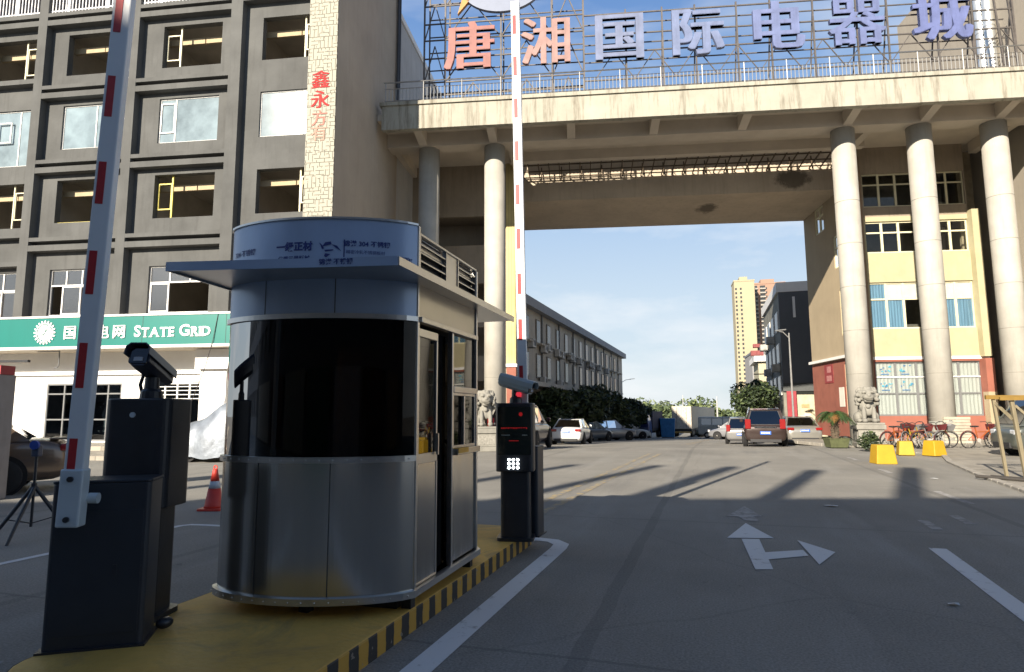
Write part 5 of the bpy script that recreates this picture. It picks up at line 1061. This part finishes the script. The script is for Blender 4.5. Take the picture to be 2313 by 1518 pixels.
MB().box(-1.25, 1.25, 0, 48, 1.05, 4.0).build('box', tw_, tr, bevel=0.03)
for x0, x1 in ((-1.2, -.02), (.02, 1.2)): dr_ = MB().box(x0, x1, -.04, 0.0, 1.1, 3.9).build('rear_door', mat('trailer_door', (0.46, 0.43, 0.37), 0.6, amt=0.3, scale=3, streak=0.5, streak_col=(0.45, 0.22, 0.14)), tr); MB().tube([((x0 + x1) / 2, -.06, 1.15), ((x0 + x1) / 2, -.06, 3.85)], .025, 6).build('lock_rod', chrome, dr_)
MB().box(-1.2, 1.2, .1, 47.5, .75, 1.05).build('chassis', trim_d, tr); MB().box(-1.2, 1.2, -.06, .02, .55, .75).build('under_ride_bar', mat('bar_orange', (0.5, 0.3, 0.08), 0.6), tr); truck_wheels(tr, None, (1.8, 3.0, 4.2), .5, 1.2)
for k_ in range(24): pass
mbus = thing('minibus', 'cream minibus behind the silver people carrier', 'minibus', (23.0, 70.0, zg(70)), -70)
MB().loft([[(x, y, z) for x, z in ((-.95, .4), (.95, .4), (1.0, 1.3), (.85, 2.3), (-.85, 2.3), (-1.0, 1.3))] for y in (-2.6, 2.5)]).build('body', mat('minibus_cream', (0.58, 0.56, 0.5), 0.4), mbus, bevel=0.1)
for s in (-1, 1):
    for q in range(4): MB().quad((s * .99, -2.3 + q * 1.15, 1.45), (s * .99, -1.3 + q * 1.15, 1.45), (s * .885, -1.3 + q * 1.15, 2.12), (s * .885, -2.3 + q * 1.15, 2.12)).build('side_window', cg, mbus)
truck_wheels(mbus, None, (-1.7, 1.6), .34, .97)
# car under a silver cover
cv = thing('covered_car', 'car under a loose silver grey dust cover left of the booth', 'car', (-8.45, 20.4, 0), -84); cv.scale = (1, 1.02, 1.1)
prof = [(-2.4, .2), (-2.35, .95), (-1.7, 1.16), (-1.1, 1.6), (-.3, 1.72), (.5, 1.66), (1.15, 1.2), (1.6, 1.1), (2.2, .93), (2.42, .6), (2.46, .12)]
rings = []; rng = random.Random(8)
for i in range(len(prof) * 3 - 2):
    a_ = i // 3; f = (i % 3) / 3; y = prof[a_][0] * (1 - f) + (prof[min(a_ + 1, 10)][0]) * f; z = prof[a_][1] * (1 - f) + (prof[min(a_ + 1, 10)][1]) * f
    wv = .92 * (1 - max(0, (abs(y) - 1.9)) * .35); row = []
    for j in range(15):
        q = -1 + 2 * j / 14; x = wv * (1.04 if abs(q) > .8 else 1) * math.copysign(min(abs(q) * 1.15, 1), q); zz = z * (1 - max(0, abs(q) - .55) ** 1.6 * 2.6) if abs(q) < .86 else (.12 + .06 * math.sin(y * 7 + q) if j in (0, 14) else z * .45)
        row.append((x + rng.uniform(-.025, .025) + (.05 * math.sin(y * 6) if abs(q) > .8 else 0), y + rng.uniform(-.02, .02), max(.08, zz + rng.uniform(-.02, .02))))
    rings.append(row)
mb = MB(); nR, nC = len(rings), 15; mb.add([p for r in rings for p in r], [(i * nC + j, i * nC + j + 1, (i + 1) * nC + j + 1, (i + 1) * nC + j) for i in range(nR - 1) for j in range(nC - 1)])
mb.build('cover', mat('silver_tarp', (0.18, 0.205, 0.24), 0.45, 0.25, amt=0.3, scale=3, bump=1.0, bscale=3.2), cv, smooth=True, subsurf=1)
for s in (-1, 1):
    for y in (-1.4, 1.45): MB().disc((s * .72, y, .32), .32, (1, 0, 0), .2, 20).build('tyre', tyre_m, cv)
MB().box(.93, .96, .6, .75, .72, .86).build('yellow_tag', mat('tag_yellow', (0.7, 0.6, 0.3), 0.6), cv)

# ================================================================== VEGETATION
leaf_d = mat('leaf_dark', (0.022, 0.038, 0.016), 0.6, amt=0.35, scale=2.5); leaf_l = mat('leaf_light', (0.055, 0.08, 0.024), 0.6, amt=0.3, scale=2.5)
bark = mat('bark', (0.12, 0.09, 0.065), 0.9, amt=0.3, scale=6, bump=0.5)
def crown(mb, clumps, n, size, rng):
    tot = sum(c[3] ** 2 for c in clumps)
    for cx, cy, cz, r, fl in clumps:
        for _ in range(int(n * r * r / tot)):
            d = Vector((rng.gauss(0, 1), rng.gauss(0, 1), rng.gauss(0, 1))).normalized() * r * (0.45 + 0.55 * rng.random() ** .5) * (1 + .18 * rng.random())
            p = Vector((cx + d.x, cy + d.y, cz + d.z * fl)); s = size * (.6 + .8 * rng.random())
            a_ = Vector((rng.gauss(0, 1), rng.gauss(0, 1), rng.gauss(0, .7))).normalized(); b_ = a_.cross(Vector((rng.gauss(0, 1), rng.gauss(0, 1), rng.gauss(0, 1)))).normalized()
            mb.add([p - a_ * s, p + b_ * s * .42, p + a_ * s, p - b_ * s * .42], [(0, 1, 2, 3)], 1 if rng.random() < .34 else 0)
def tree(label, loc, h, rad_, th, n, size, seed, squash=.8, nclump=16, group=None, lr=None):
    rng = random.Random(seed); t = thing('broadleaf_tree', label, 'tree', loc, rng.uniform(0, 90), group)
    cz = th + (h - th) * .5; tk_ = MB(); tr_ = rad_ * .075
    tk_.tube([(0, 0, -.1), (.03, .02, th * .5), (-.04, .05, th), (.02, 0, cz)], [tr_ * 1.3, tr_, tr_ * .85, tr_ * .4], 9)
    cl = []
    for k in range(nclump):
        a_ = k * 2.4 + rng.uniform(-.3, .3); q = math.sqrt((k + .5) / nclump); r = rad_ * rng.uniform(.32, .5)
        zc = cz + (h - th) * .5 * rng.uniform(-.75, .62) * (1.0 - .35 * q); p = (q * (rad_ - r * .7) * math.cos(a_), q * (rad_ - r * .7) * math.sin(a_), zc)
        cl.append((*p, r, squash))
        if k % 2 == 0: tk_.tube([(0, 0, th * .85), (p[0] * .5, p[1] * .5, (th + zc) / 2), p], [tr_ * .5, tr_ * .32, tr_ * .12], 6)
    tk_.build('trunk', bark, t); mb = MB(); crown(mb, cl, n, size, rng); mb.build('crown', [leaf_d, leaf_l], t); return t
tree('round dark tree beside the lamp pole, above the roof of the brown people carrier', (19.2, 50.5, zg(50)), 4.9, 1.8, 1.9, 5600, .16, 3, 1.0)
for k, (x, y, h, r, lab) in enumerate(((2.6, 45.5, 3.9, 2.0, 'nearest dark tree of the row, low beside the shop canopy behind the terminal'), (5.0, 50.5, 4.2, 2.7, 'second dark tree of the row, under the windows of the long house'), (7.8, 56.5, 4.9, 3.0, 'third dark tree of the row, behind the white saloon'), (10.2, 63.5, 4.7, 2.8, 'fourth dark tree of the row, above the silver off-roader'), (12.8, 70.5, 4.3, 2.5, 'fifth dark tree of the row, beside the blue lorry cab'), (16.6, 82, 4.4, 2.3, 'farthest dark tree of the row, at the end of the long house'))):
    tree(lab, (x, y, zg(y)), h, r, .9, 4200, .22, 20 + k, .8, 15, 'dark trees in front of the long house')
fw = MB(); rng = random.Random(77)
for k in range(62):
    x = rng.uniform(20, 130); y = 165 + rng.uniform(-14, 22); h = rng.uniform(2.6, 5.0) + (2.0 if x < 48 else 0); 
    crown(fw, [(x + rng.uniform(-2, 2), y, zg(120) + h * rng.uniform(.3, .75), h * rng.uniform(.35, .6), .75) for _ in range(4)], 420, .6, rng)
tag(fw.build('wood', [mat('far_leaf_dark', (0.07, 0.10, 0.045), 0.7, amt=0.3, scale=.6), mat('far_leaf_light', (0.13, 0.16, 0.06), 0.7, amt=0.25, scale=.6)]), 'band of far green woodland across the end of the street', 'woodland', None, 'stuff')
# sago palms and shrubs
fr_m = mat('frond_green', (0.04, 0.075, 0.02), 0.5, amt=0.3, scale=5); fr_r = mat('frond_dry', (0.25, 0.11, 0.03), 0.7, amt=0.3); stem_m = mat('palm_stem', (0.10, 0.075, 0.05), 0.95, amt=0.3, scale=12, bump=0.8)
def sago(label, loc, h, ln, nf, seed, dusty=False):
    rng = random.Random(seed); t = thing('sago_palm', label, 'palm', loc, 0, 'sago palms beside the gateway columns')
    st_ = MB(); st_.lathe([(.13, 0), (.15, h * .3), (.13, h * .7), (.10, h)], 12)
    for k in range(40): a_ = k * 2.4; z = h * (k + 1) / 42; st_.bar((.11 * math.cos(a_), .11 * math.sin(a_), z), (.19 * math.cos(a_), .19 * math.sin(a_), z + .04), .05, .03)
    st_.build('stem', stem_m, t); mb = MB()
    for k in range(nf):
        a_ = k * 2.4; up = rng.uniform(.15, .85); lk_ = ln * rng.uniform(.75, 1.1); mm = 1 if (k % 7 == 0 and not dusty) else 0; n_ = 14; pts = []
        for q in range(n_ + 1):
            s_ = q / n_; r_ = lk_ * s_ * (1 - .12 * s_); z = h + lk_ * (up * s_ * (1 - s_) * 1.5 - .33 * s_ * s_ * (1.3 - up * .6)); pts.append(Vector((r_ * math.cos(a_), r_ * math.sin(a_), z)))
        mb.tube(pts, [.014 * (1 - .8 * q / n_) for q in range(n_ + 1)], 4, mm); sd_ = Vector((-math.sin(a_), math.cos(a_), 0))
        for q in range(2, n_ + 1):
            for half in (0, .5):
                p = pts[q - 1].lerp(pts[q], half); fwd = (pts[q] - pts[q - 1]).normalized(); l_ = .22 * math.sin(math.pi * min(1, (q - 1 + half) / n_ * .93 + .12)) + .03
                for s_ in (-1, 1): tip = p + sd_ * s_ * l_ + fwd * l_ * .55 + Vector((0, 0, -.03)); mb.add([p - fwd * .012, p + fwd * .012, tip], [(0, 1, 2)], mm)
    mb.build('fronds', [mat('frond_dusty', (0.13, 0.15, 0.13), 0.7, amt=0.2) if dusty else fr_m, fr_r], t); return t
pl_ = thing('planter', 'mossy green square planter holding the sago palm', 'planter', (13.0, 25.75, 0.035), 6); pl_.scale = (.76, .76, .9)
MB().loft([[(x * k_, y * k_, z) for x, y in rr(-.5, .5, -.5, .5, .03, 2)] for z, k_ in ((0, .85), (.05, .86), (.34, 1), (.40, 1.04), (.40, .92), (.34, .9))]).build('box', mat('planter_green', (0.075, 0.085, 0.035), 0.85, amt=0.3, scale=5), pl_); MB().box(-.4, .4, -.4, .4, .30, .345).build('soil', mat('soil', (0.06, 0.045, 0.03), 0.95), pl_)
sago('green sago palm with some dry orange fronds growing from the square planter', (12.98, 25.75, 0.30), .95, .85, 46, 5)
sago('dusty grey sago palm tucked behind the stone lion by the column', (13.75, 26.9, 0.035), .25, .72, 26, 9, True)
sh = thing('shrub', 'small leafy shrub at the foot of the right stone lion, behind the lone yellow block', 'shrub', (13.0, 23.4, 0.035), 0)
MB().tube([(0, 0, 0), (.02, 0, .3)], .02, 6).tube([(0, 0, .05), (.15, .05, .35)], .012, 5).tube([(0, 0, .05), (-.15, -.05, .35)], .012, 5).build('stem', bark, sh); mb = MB(); rng = random.Random(6); crown(mb, [(-.15, 0, .32, .24, .9), (.17, .05, .34, .25, .9), (0, -.05, .5, .22, .9), (0, 0, .2, .25, .7)], 900, .06, rng); mb.build('foliage', [leaf_d, leaf_l], sh)

# ================================================================== STONE LIONS
stone = mat('carved_stone', (0.225, 0.217, 0.19), 0.85, amt=0.16, scale=3, bump=0.4, bscale=22, streak=0.25)
dk_hole = mat('carved_hollow', (0.10, 0.095, 0.08), 0.95)
def make_lion():
    t = thing('stone_lion', '', 'statue', (0, 0, 0), 0, 'stone guardian lions before the gateway')
    pd = MB(); pd.box(-.52, .52, -.62, .62, 0, .16); pd.box(-.44, .44, -.54, .54, .16, .62); pd.box(-.50, .50, -.60, .60, .62, .78); pd.box(-.47, .47, -.57, .57, .78, .86); pd = pd.build('pedestal', stone, t, bevel=0.02)
    rl_ = MB(); rl_.box(-.34, .34, -.552, -.54, .24, .54); rl_.box(-.455, -.44, -.4, .4, .24, .54); rl_.build('carved_panel', mat('carved_stone_light', (0.25, 0.24, 0.21), 0.85, amt=0.3, scale=14, bump=0.8, bscale=20), pd)
    b = MB()
    for c, r in (((0, .28, 1.10), (.34, .34, .28)), ((0, .12, 1.32), (.30, .28, .34)), ((0, -.06, 1.48), (.31, .25, .30)), ((0, -.18, 1.30), (.22, .16, .22)),
                 ((-.30, .20, 1.03), (.15, .28, .22)), ((.30, .20, 1.03), (.15, .28, .22)), ((-.30, -.16, .93), (.10, .16, .08)), ((.30, -.16, .93), (.10, .16, .08)),
                 ((-.17, -.34, 1.14), (.085, .095, .30)), ((.17, -.34, 1.14), (.085, .095, .30)), ((-.17, -.43, .93), (.11, .15, .085)), ((.17, -.43, .93), (.11, .15, .085)),
                 ((0, -.20, 1.83), (.29, .27, .26)), ((0, -.43, 1.76), (.20, .16, .12)), ((0, -.40, 1.62), (.16, .15, .07)), ((0, -.56, 1.82), (.075, .06, .06)), ((-.13, -.41, 1.93), (.09, .08, .06)), ((.13, -.41, 1.93), (.09, .08, .06)),
                 ((-.27, -.16, 2.03), (.06, .05, .10)), ((.27, -.16, 2.03), (.06, .05, .10)), ((0, .56, 1.25), (.10, .10, .30)), ((0, .50, 1.55), (.13, .10, .16)), ((0, -.30, 1.48), (.06, .05, .06))): b.ball(c, r, 14)
    rng = random.Random(12)
    for row, (z, rx, ry, n_) in enumerate(((2.06, .17, .15, 8), (1.96, .30, .27, 12), (1.82, .36, .32, 13), (1.67, .37, .33, 13), (1.52, .35, .31, 12))):
        for k in range(n_):
            a_ = -math.pi / 2 + (k + .5 + .5 * (row % 2)) / n_ * 2 * math.pi
            if math.sin(a_) < -.62 and z < 2.0: continue
            b.ball((rx * math.cos(a_), -.12 + ry * math.sin(a_), z + rng.uniform(-.02, .02)), .085, 8)
    bd = b.build('body', stone, t, smooth=True); rmd = bd.modifiers.new('remesh', 'REMESH'); rmd.mode = 'VOXEL'; rmd.voxel_size = 0.022; rmd.use_smooth_shade = True
    m_ = MB()
    m_.loft([[(x * k_, y, 1.685 + z * k_) for x, z in ((-.13, .0), (-.08, -.045), (0, -.055), (.08, -.045), (.13, .0), (.08, .03), (0, .02), (-.08, .03))] for y, k_ in ((-.590, 1), (-.50, 1))]); m_.build('mouth', dk_hole, bd)
    e_ = MB()
    for s in (-1, 1): e_.ball((s * .115, -.475, 1.90), (.042, .03, .036), 10)
    e_.build('eyes', dk_hole, bd, smooth=True)
    for s in (-1, 1): MB().ball((s * .17, -.535, .935), (.02, .04, .04), 8).build('claw', stone, bd)
    bl_ = MB(); bl_.ball((.2 if False else -.02, -.36, 1.44), (.085, .05, .085), 12); bl_.build('collar_bell', stone, bd, smooth=True)
    return t
lion = make_lion(); lion['label'] = 'pale stone lion on a carved pedestal at the right gateway column'; lion.location = (14.4, 25.9, 0.035); lion.rotation_euler.z = -rad(18); lion.scale = (1.06, 1.06, 1.13)
lion2 = dup(lion); lion2['label'] = 'pale stone lion on a carved pedestal between the booth and the black terminal'; lion2.location = (-1.05, 24.9, 0.0); lion2.rotation_euler.z = -rad(-6); lion2.scale = (.98, .98, 1.10)
sbd = thing('notice_board', 'small black notice board with white marks standing beside the right stone lion', 'notice board', (15.25, 26.6, 0.035), 8)
MB().box(-.19, .19, -.02, .02, .45, .95).build('panel', blk, sbd); c_ = MB(); c_.box(-.13, .13, -.024, -.02, .74, .80); c_.box(-.13, .13, -.024, -.02, .60, .66); c_.build('mark', sw, sbd)
for x in (-.15, .15): MB().box(x - .015, x + .015, -.015, .015, 0, .45).build('leg', blk, sbd)

# ================================================================== BICYCLES
def make_bike(fm, bm):
    t = thing('bicycle', '', 'bicycle', (0, 0, 0), 0, 'hire bicycles by the columns')
    r = .31
    for y, nm in ((-.5, 'rear_wheel'), (.5, 'front_wheel')):
        wv = MB(); n_ = 26; wv.tube([(0, y + r * math.cos(q * 2 * math.pi / n_), r + r * math.sin(q * 2 * math.pi / n_)) for q in range(n_ + 1)], .022, 6, 0, False)
        for q in range(9): a_ = q * math.pi / 4.5; wv.bar((0, y, r), (0, y + r * math.cos(a_), r + r * math.sin(a_)), .006, .006, 1)
        wv.build(nm, [tyre_m, rim_m], t); MB().tube([(0, y + (r + .045) * math.cos(a_), r + (r + .045) * math.sin(a_)) for a_ in [rad(q) for q in range(20, 200, 20)]], .016, 5).build('mudguard', bm, t)
    f = MB()
    for p, q, w_ in (((0, -.08, .30), (0, .38, .68), .022), ((0, -.08, .30), (0, -.2, .78), .02), ((0, -.17, .62), (0, .36, .62), .018), ((0, -.08, .30), (0, -.5, .31), .014), ((0, -.18, .6), (0, -.5, .31), .012), ((0, .34, .82), (0, .5, .31), .018)): f.tube([p, q], w_, 7)
    f.build('frame', fm, t)
    MB().tube([(-.27, .26, .98), (-.1, .34, 1.0), (0, .33, .95), (.1, .34, 1.0), (.27, .26, .98)], .013, 7).tube([(0, .34, .8), (0, .33, .96)], .014, 7).build('handlebar', trim_d, t)
    MB().loft([[(-.09, -.34, .80), (.09, -.34, .80), (.09, -.34, .85), (-.09, -.34, .85)], [(-.05, -.16, .80), (.05, -.16, .80), (.05, -.16, .86), (-.05, -.16, .86)], [(-.02, -.05, .81), (.02, -.05, .81), (.02, -.05, .85), (-.02, -.05, .85)]]).build('saddle', trim_d, t, bevel=.01)
    MB().loft([[(-.14, .40, .70), (.14, .40, .70), (.14, .60, .70), (-.14, .60, .70)], [(-.18, .38, .90), (.18, .38, .90), (.18, .66, .92), (-.18, .66, .92)]], caps=False).box(-.14, .14, .40, .60, .69, .70).build('basket', bm, t)
    MB().disc((.04, -.08, .30), .08, (1, 0, 0), .012, 16).bar((.06, -.08, .30), (.06, -.02, .15), .02).bar((-.05, -.08, .30), (-.05, -.14, .45), .02).build('crankset', rim_m, t)
    return t
or_ = mat('bike_orange', (0.30, 0.075, 0.015), 0.4); ye_ = mat('bike_yellow', (0.32, 0.21, 0.02), 0.4); gr_ = mat('bike_silver', (0.22, 0.22, 0.22), 0.4, .4); dk_ = mat('bike_darkred', (0.10, 0.02, 0.02), 0.4)
protos = {}
def bike(key, fm, bm, x, y, head, lean, label):
    if key not in protos: b = protos[key] = make_bike(fm, bm)
    else: b = dup(protos[key])
    b.location = (x, y, 0.035); b.rotation_euler = (0, rad(lean), -rad(head)); b['label'] = label
for a_ in (('o', or_, dk_, 14.95, 24.95, 75, 6, 'dark red and orange bicycle nearest the lion shrub in the heap'), ('y', ye_, gr_, 15.45, 24.6, 60, -8, 'yellow bicycle at the front of the heap before the red plinth'), ('o', or_, dk_, 15.75, 25.2, 110, 10, 'orange bicycle turned away in the middle of the heap'), ('s', gr_, dk_, 16.0, 24.5, 82, -5, 'silver bicycle with a dark basket at the front of the heap'), ('y', ye_, gr_, 16.45, 25.0, 100, 9, 'yellow bicycle at the right end of the heap by the thick column'), ('d', dk_, trim_d, 15.3, 25.5, 50, 12, 'dark red bicycle at the back of the heap'), ('o', or_, ye_, 18.0, 24.7, 84, 4, 'orange bicycle standing alone right of the thick column'), ('s', gr_, dk_, 19.4, 25.0, 96, -4, 'silver and black bicycle beside the wall foot, rightmost of all')): bike(*a_)
slb = MB()
for k in range(9): slb.box(19.1 + .01 * (k % 3), 20.3 - .015 * (k % 2), 28.3 + .02 * (k % 2), 28.8, .03 + k * .13, .03 + k * .13 + .115)
tag(slb.build('stone_slabs', mat('slab_stone', (0.36, 0.33, 0.26), 0.9, amt=0.3, scale=2)), 'stack of rough pale stone slabs against the wall right of the thick column', 'slab stack')

# ================================================================== STREET BEYOND THE GATE
lh = thing('long_house', 'long three storey terrace with grey eaves receding along the left of the street', 'building', (0.85, 44.5, 0), 18.0)
hw_m = mat('terrace_wall', (0.42, 0.385, 0.325), 0.9, amt=0.14, scale=.4, streak=0.45, streak_col=(0.14, 0.12, 0.10)); wd_m = mat('window_dark_far', (0.035, 0.04, 0.045), 0.25)
# local x = away from the street (behind), local y = along the street; front at x = 0
mb = MB(); mb.box(-9, -0.02, -4, 48, -3, 9.1); mb.build('wall', hw_m, lh)
MB().box(-9.2, .55, -4.2, 48.3, 8.95, 9.6).box(-9, .1, -4, 48, 9.6, 9.9).build('eaves', mat('eaves_grey', (0.25, 0.26, 0.28), 0.8, amt=0.1), lh)
MB().box(-.02, 1.6, -4, 16, 3.2, 3.5).build('shop_canopy', mat('canopy_far', (0.35, 0.34, 0.31), 0.8), lh)
wt_m = mat('window_teal_far', (0.10, 0.17, 0.19), 0.3)
rng = random.Random(31)
for fl_, z in ((0, 4.1), (1, 6.7)):
    for k in range(16):
        y = -2.6 + k * 3.1; f = MB(); f.box(0.0, .06, y - .55, y + .55, z - .1, z + 1.75); f = f.build('window', mat('window_surround_far', (0.22, 0.20, 0.17), 0.8), lh); MB().box(.06, .075, y - .47, y + .47, z, z + 1.65).build('pane', wt_m if (k in (4, 5) and fl_ == 0) else wd_m, f)
        if fl_ == 1: MB().box(0, .5, y - .7, y + .7, z - .22, z - .1).build('balcony_ledge', hw_m, lh)
for k in range(9): y = -1 + k * 5.6; MB().tube([(.07, y, 2), (.07, y, 9)], .07, 6).build('drain_pipe', fr_g, lh)
LH = Fr(.85, 44.5, 18)
acm = mat('ac_white_dirty', (0.42, 0.41, 0.39), 0.6, amt=0.15)
ac0 = thing('air_conditioner', '', 'air conditioner', (0, 0, 0), 18, 'air conditioners on the terrace front'); MB().box(.1, .5, -.42, .42, 0, .6).build('case', acm, ac0, bevel=.02); MB().disc((.505, .1, .3), .22, (1, 0, 0), .02, 16).build('fan_grille', dark, ac0); MB().box(0, .45, -.3, -.26, -.05, 0).build('wall_bracket', fr_g, ac0); MB().box(0, .45, .26, .3, -.05, 0).build('wall_bracket', fr_g, ac0)
for k, (d, z) in enumerate(((1.0, 6.1), (4.4, 6.0), (5.6, 6.2), (8.8, 6.05), (10.2, 6.0), (13.4, 6.15), (14.6, 6.0), (17.5, 6.0), (22.3, 6.1), (24.0, 6.0), (28.2, 6.05), (33.5, 6.0), (4.1, 3.5), (9.5, 3.5))):
    o = ac0 if k == 0 else dup(ac0); o.location = LH.w(0, d, z); o['label'] = 'dirty white air conditioner bolted to the terrace wall under a top floor window' if z > 5 else 'dirty white air conditioner low on the terrace wall just above the dark trees'
def lamp(label, loc, h, arm, yaw, m_, two=False, r=.07):
    t = thing('street_lamp', label, 'street lamp', loc, yaw, None); MB().tube([(0, 0, 0), (0, 0, h * .6), (0, 0, h)], [r, r * .8, r * .55], 10).build('pole', m_, t)
    if arm: MB().tube([(0, 0, h - .3), (arm * .5, 0, h + .05), (arm, 0, h + .12)], r * .45, 7).build('arm', m_, t); MB().loft([[(arm - .1, -.06, h + .1), (arm - .1, .06, h + .1), (arm - .1, .06, h + .17), (arm - .1, -.06, h + .17)], [(arm + .5, -.12, h + .16), (arm + .5, .12, h + .16), (arm + .5, .12, h + .22), (arm + .5, -.12, h + .22)]]).build('lamp_head', fr_g, t)
    return t
lp = mat('lamp_pole_grey', (0.5, 0.5, 0.5), 0.5, .4); lpw = mat('lamp_pole_white', (0.40, 0.40, 0.39), 0.5)
lamp('street lamp with a short arm at the far end of the long terrace', (13.4, 78.0, zg(78)), 7.0, 1.2, -5, lp)
lamp('tall pale lamp pole in front of the dark grey block, beside the brown people carrier', (16.3, 37.0, zg(37)), 6.4, -0.7, 0, mat('lamp_pole_dull', (0.2, 0.2, 0.2), 0.6), r=.065)
lamp('distant white pole standing beyond the end of the trailer', (36.0, 112, zg(100)), 6.3, 0, 0, lpw, r=.16)
lamp('thin distant white pole further left above the trailer roof', (33.5, 125, zg(100)), 6.9, 0, 0, lpw, r=.10)
# dark grey block on the right of the street
db = thing('dark_block', 'dark grey flat fronted block with a white parapet beyond the right wing', 'building', (21.4, 50.2, -0.6), 17.0); db.scale = (.925, .925, .925)
dg = mat('dark_cladding', (0.085, 0.092, 0.105), 0.6, amt=0.12, scale=.4, streak=0.15); lgw = mat('weathered_front', (0.20, 0.195, 0.165), 0.9, amt=0.35, scale=.8, streak=0.6, streak_col=(0.11, 0.12, 0.09))
MB().box(0.02, 14, 0.02, 15, -3, 12.4).build('body', lgw, db); MB().box(0, 14, -.25, 0.0, 4.6, 12.45).build('front_cladding', dg, db); MB().box(-.15, 14, -.3, 15.2, 12.45, 13.3).build('parapet', white_w, db)
MB().box(0, 14, -.2, 0, 3.9, 4.6).build('sign_band', mat('sign_band_dark', (0.055, 0.06, 0.06), 0.5), db); MB().box(.25, 1.0, -.24, -.02, 0.2, 3.9).build('red_pier', mat('red_pier', (0.25, 0.02, 0.03), 0.6), db); MB().box(1.0, 14, -.1, 0, .3, 3.9).build('front_panel', mat('shop_front_dark', (0.02, 0.022, 0.02), 0.2), db); MB().box(1.9, 3.1, -.13, -.1, 1.2, 2.9).box(1.0, 6, -.14, -.1, 3.35, 3.42).build('shop_frame', fr_g, db)
MB().box(1.1, 1.3, -.3, -.25, 10.2, 12.0).build('light_strip', white_w, db)
for z in (3.6, 6.4, 9.2):
    for k in range(4):
        y = .6 + k * 3.6; f = MB().box(-.07, 0.0, y, y + 2.2, z, z + 1.7).build('window', fr_w, db); MB().box(-.085, -.07, y + .1, y + 2.1, z + .1, z + 1.6).build('pane', wd_m, f)
        if (k + int(z)) % 2 == 0: MB().box(-.7, -.02, y + .2, y + 1.4, z - .75, z - .1).build('cage', mat('window_cage', (0.36, 0.35, 0.32), 0.7, amt=0.3, scale=3), db)
MB().box(-1.1, 0, 3, 14, 3.0, 3.2).box(-1.6, 0, 10.0, 10.2, 5.9, 6.0).build('awning', mat('awning_dark', (0.12, 0.11, 0.10), 0.8), db)
ch_ = thing('cream_house', 'small cream house with a red fronted roof edge just beyond the dark grey block', 'building', (29.6, 76, zg(76)), 17)
MB().box(0, 5, 0, 8, 0, 9.0).build('wall', mat('house_cream', (0.42, 0.39, 0.27), 0.9, amt=0.15, streak=0.4), ch_); MB().box(-.5, 5, -.5, 8, 9.0, 9.7).build('roof_edge', white_w, ch_); MB().box(-.8, .6, -.6, .5, 9.7, 10.3).box(-.5, .3, -.6, .5, 10.7, 11.1).build('roof_rack', mat('roof_rack_red', (0.22, 0.06, 0.06), 0.8, amt=.3), ch_)
for q in range(2): f = MB().box(.8 + q * 2, 2 + q * 2, -.06, 0, 5, 7).build('window', wd_m, ch_)
gs_ = thing('grey_block', 'plain grey block at the foot of the two far towers', 'building', (76, 200, -3), 14); MB().box(0, 9, 0, 20, 0, 22.5).build('wall', mat('far_grey_wall', (0.27, 0.265, 0.26), 0.9, amt=.06, scale=.2), gs_); MB().box(-.2, 9.2, -.2, 20, 22.5, 23.1).build('parapet', fr_g, gs_)
hd = thing('hoarding', 'low hoarding covered with faded coloured posters in front of the dark grey block', 'hoarding', (20.7, 46.2, zg(46)), 12)
hm = MB(); rng = random.Random(9); hm.box(0, 7, 0, .08, .3, 3.3, 0)
for k in range(34):
    x, z = rng.uniform(.1, 6.3), rng.uniform(.4, 2.9); hm.box(x, x + rng.uniform(.2, .6), -.01 - .001 * k, 0.0, z, z + rng.uniform(.12, .4), 1 + k % 5)
hm.build('panel', [mat('hoarding_cream', (0.42, 0.39, 0.28), 0.8), mat('poster_orange', (0.50, 0.28, 0.14), 0.8), mat('poster_pale', (0.5, 0.48, 0.42), 0.8), mat('poster_green', (0.34, 0.38, 0.2), 0.8), mat('poster_pink', (0.5, 0.32, 0.27), 0.8), mat('poster_tan', (0.42, 0.33, 0.2), 0.8)], hd)
for x in (.1, 3.5, 6.9): MB().box(x - .05, x + .05, .08, .18, 0, 3.3).build('post', fr_g, hd)
# towers far off
def tower(label, x, y, yaw, wd, dp, h, m_, wins, balc):
    t = thing('tower_block', label, 'tower block', (x, y, -3), yaw, None); MB().box(0, wd, 0, dp, 0, h).build('wall', m_, t); MB().box(wd * .3, wd * .7, dp * .2, dp * .8, h, h + 4).box(-.3, wd + .3, -.3, dp + .3, h, h + 1).build('roof_house', m_, t)
    w0 = None; nfl = int(h / 3) - 1
    for xx, ww in wins:
        for f in range(nfl):
            z = 2 + f * 3
            if w0 is None: w0 = MB().box(-ww / 2, ww / 2, -.12, 0, 0, 1.5).build('window', wd_m, t)
            o = w0 if w0.location.z == 0 and f == 0 else w0.copy()
            if o is not w0: COL.objects.link(o); o.parent = t
            o.location = (xx, 0.0, z)
    b0 = None
    for xx in balc:
        for f in range(nfl):
            if b0 is None: b0 = MB().box(-2.0, 2.0, -1.3, 0, 0, 1.05, 0).box(-1.8, 1.8, -.06, 0, 1.05, 2.9, 1).build('balcony', [mat('balcony_pale', (0.30, 0.28, 0.25), 0.8), wd_m], t); o = b0
            else: o = b0.copy(); COL.objects.link(o); o.parent = t
            o.location = (xx, 0, 2 + f * 3)
    return t
ty = mat('tower_yellow', (0.34, 0.30, 0.20), 0.9, amt=0.05, scale=.1); tr2 = mat('tower_pink', (0.30, 0.19, 0.14), 0.9, amt=0.05, scale=.1)
tower('pale yellow tower block far beyond the round tree', 157, 440, 14, 13.5, 18, 95, ty, [(1.2, 1.2), (4.4, 1.4)], [])
tower('pinkish brown tower block with balconies right of the yellow one', 175, 455, 14, 23, 16, 96, tr2, [(10.2, .9)], [2.2, 7.6])
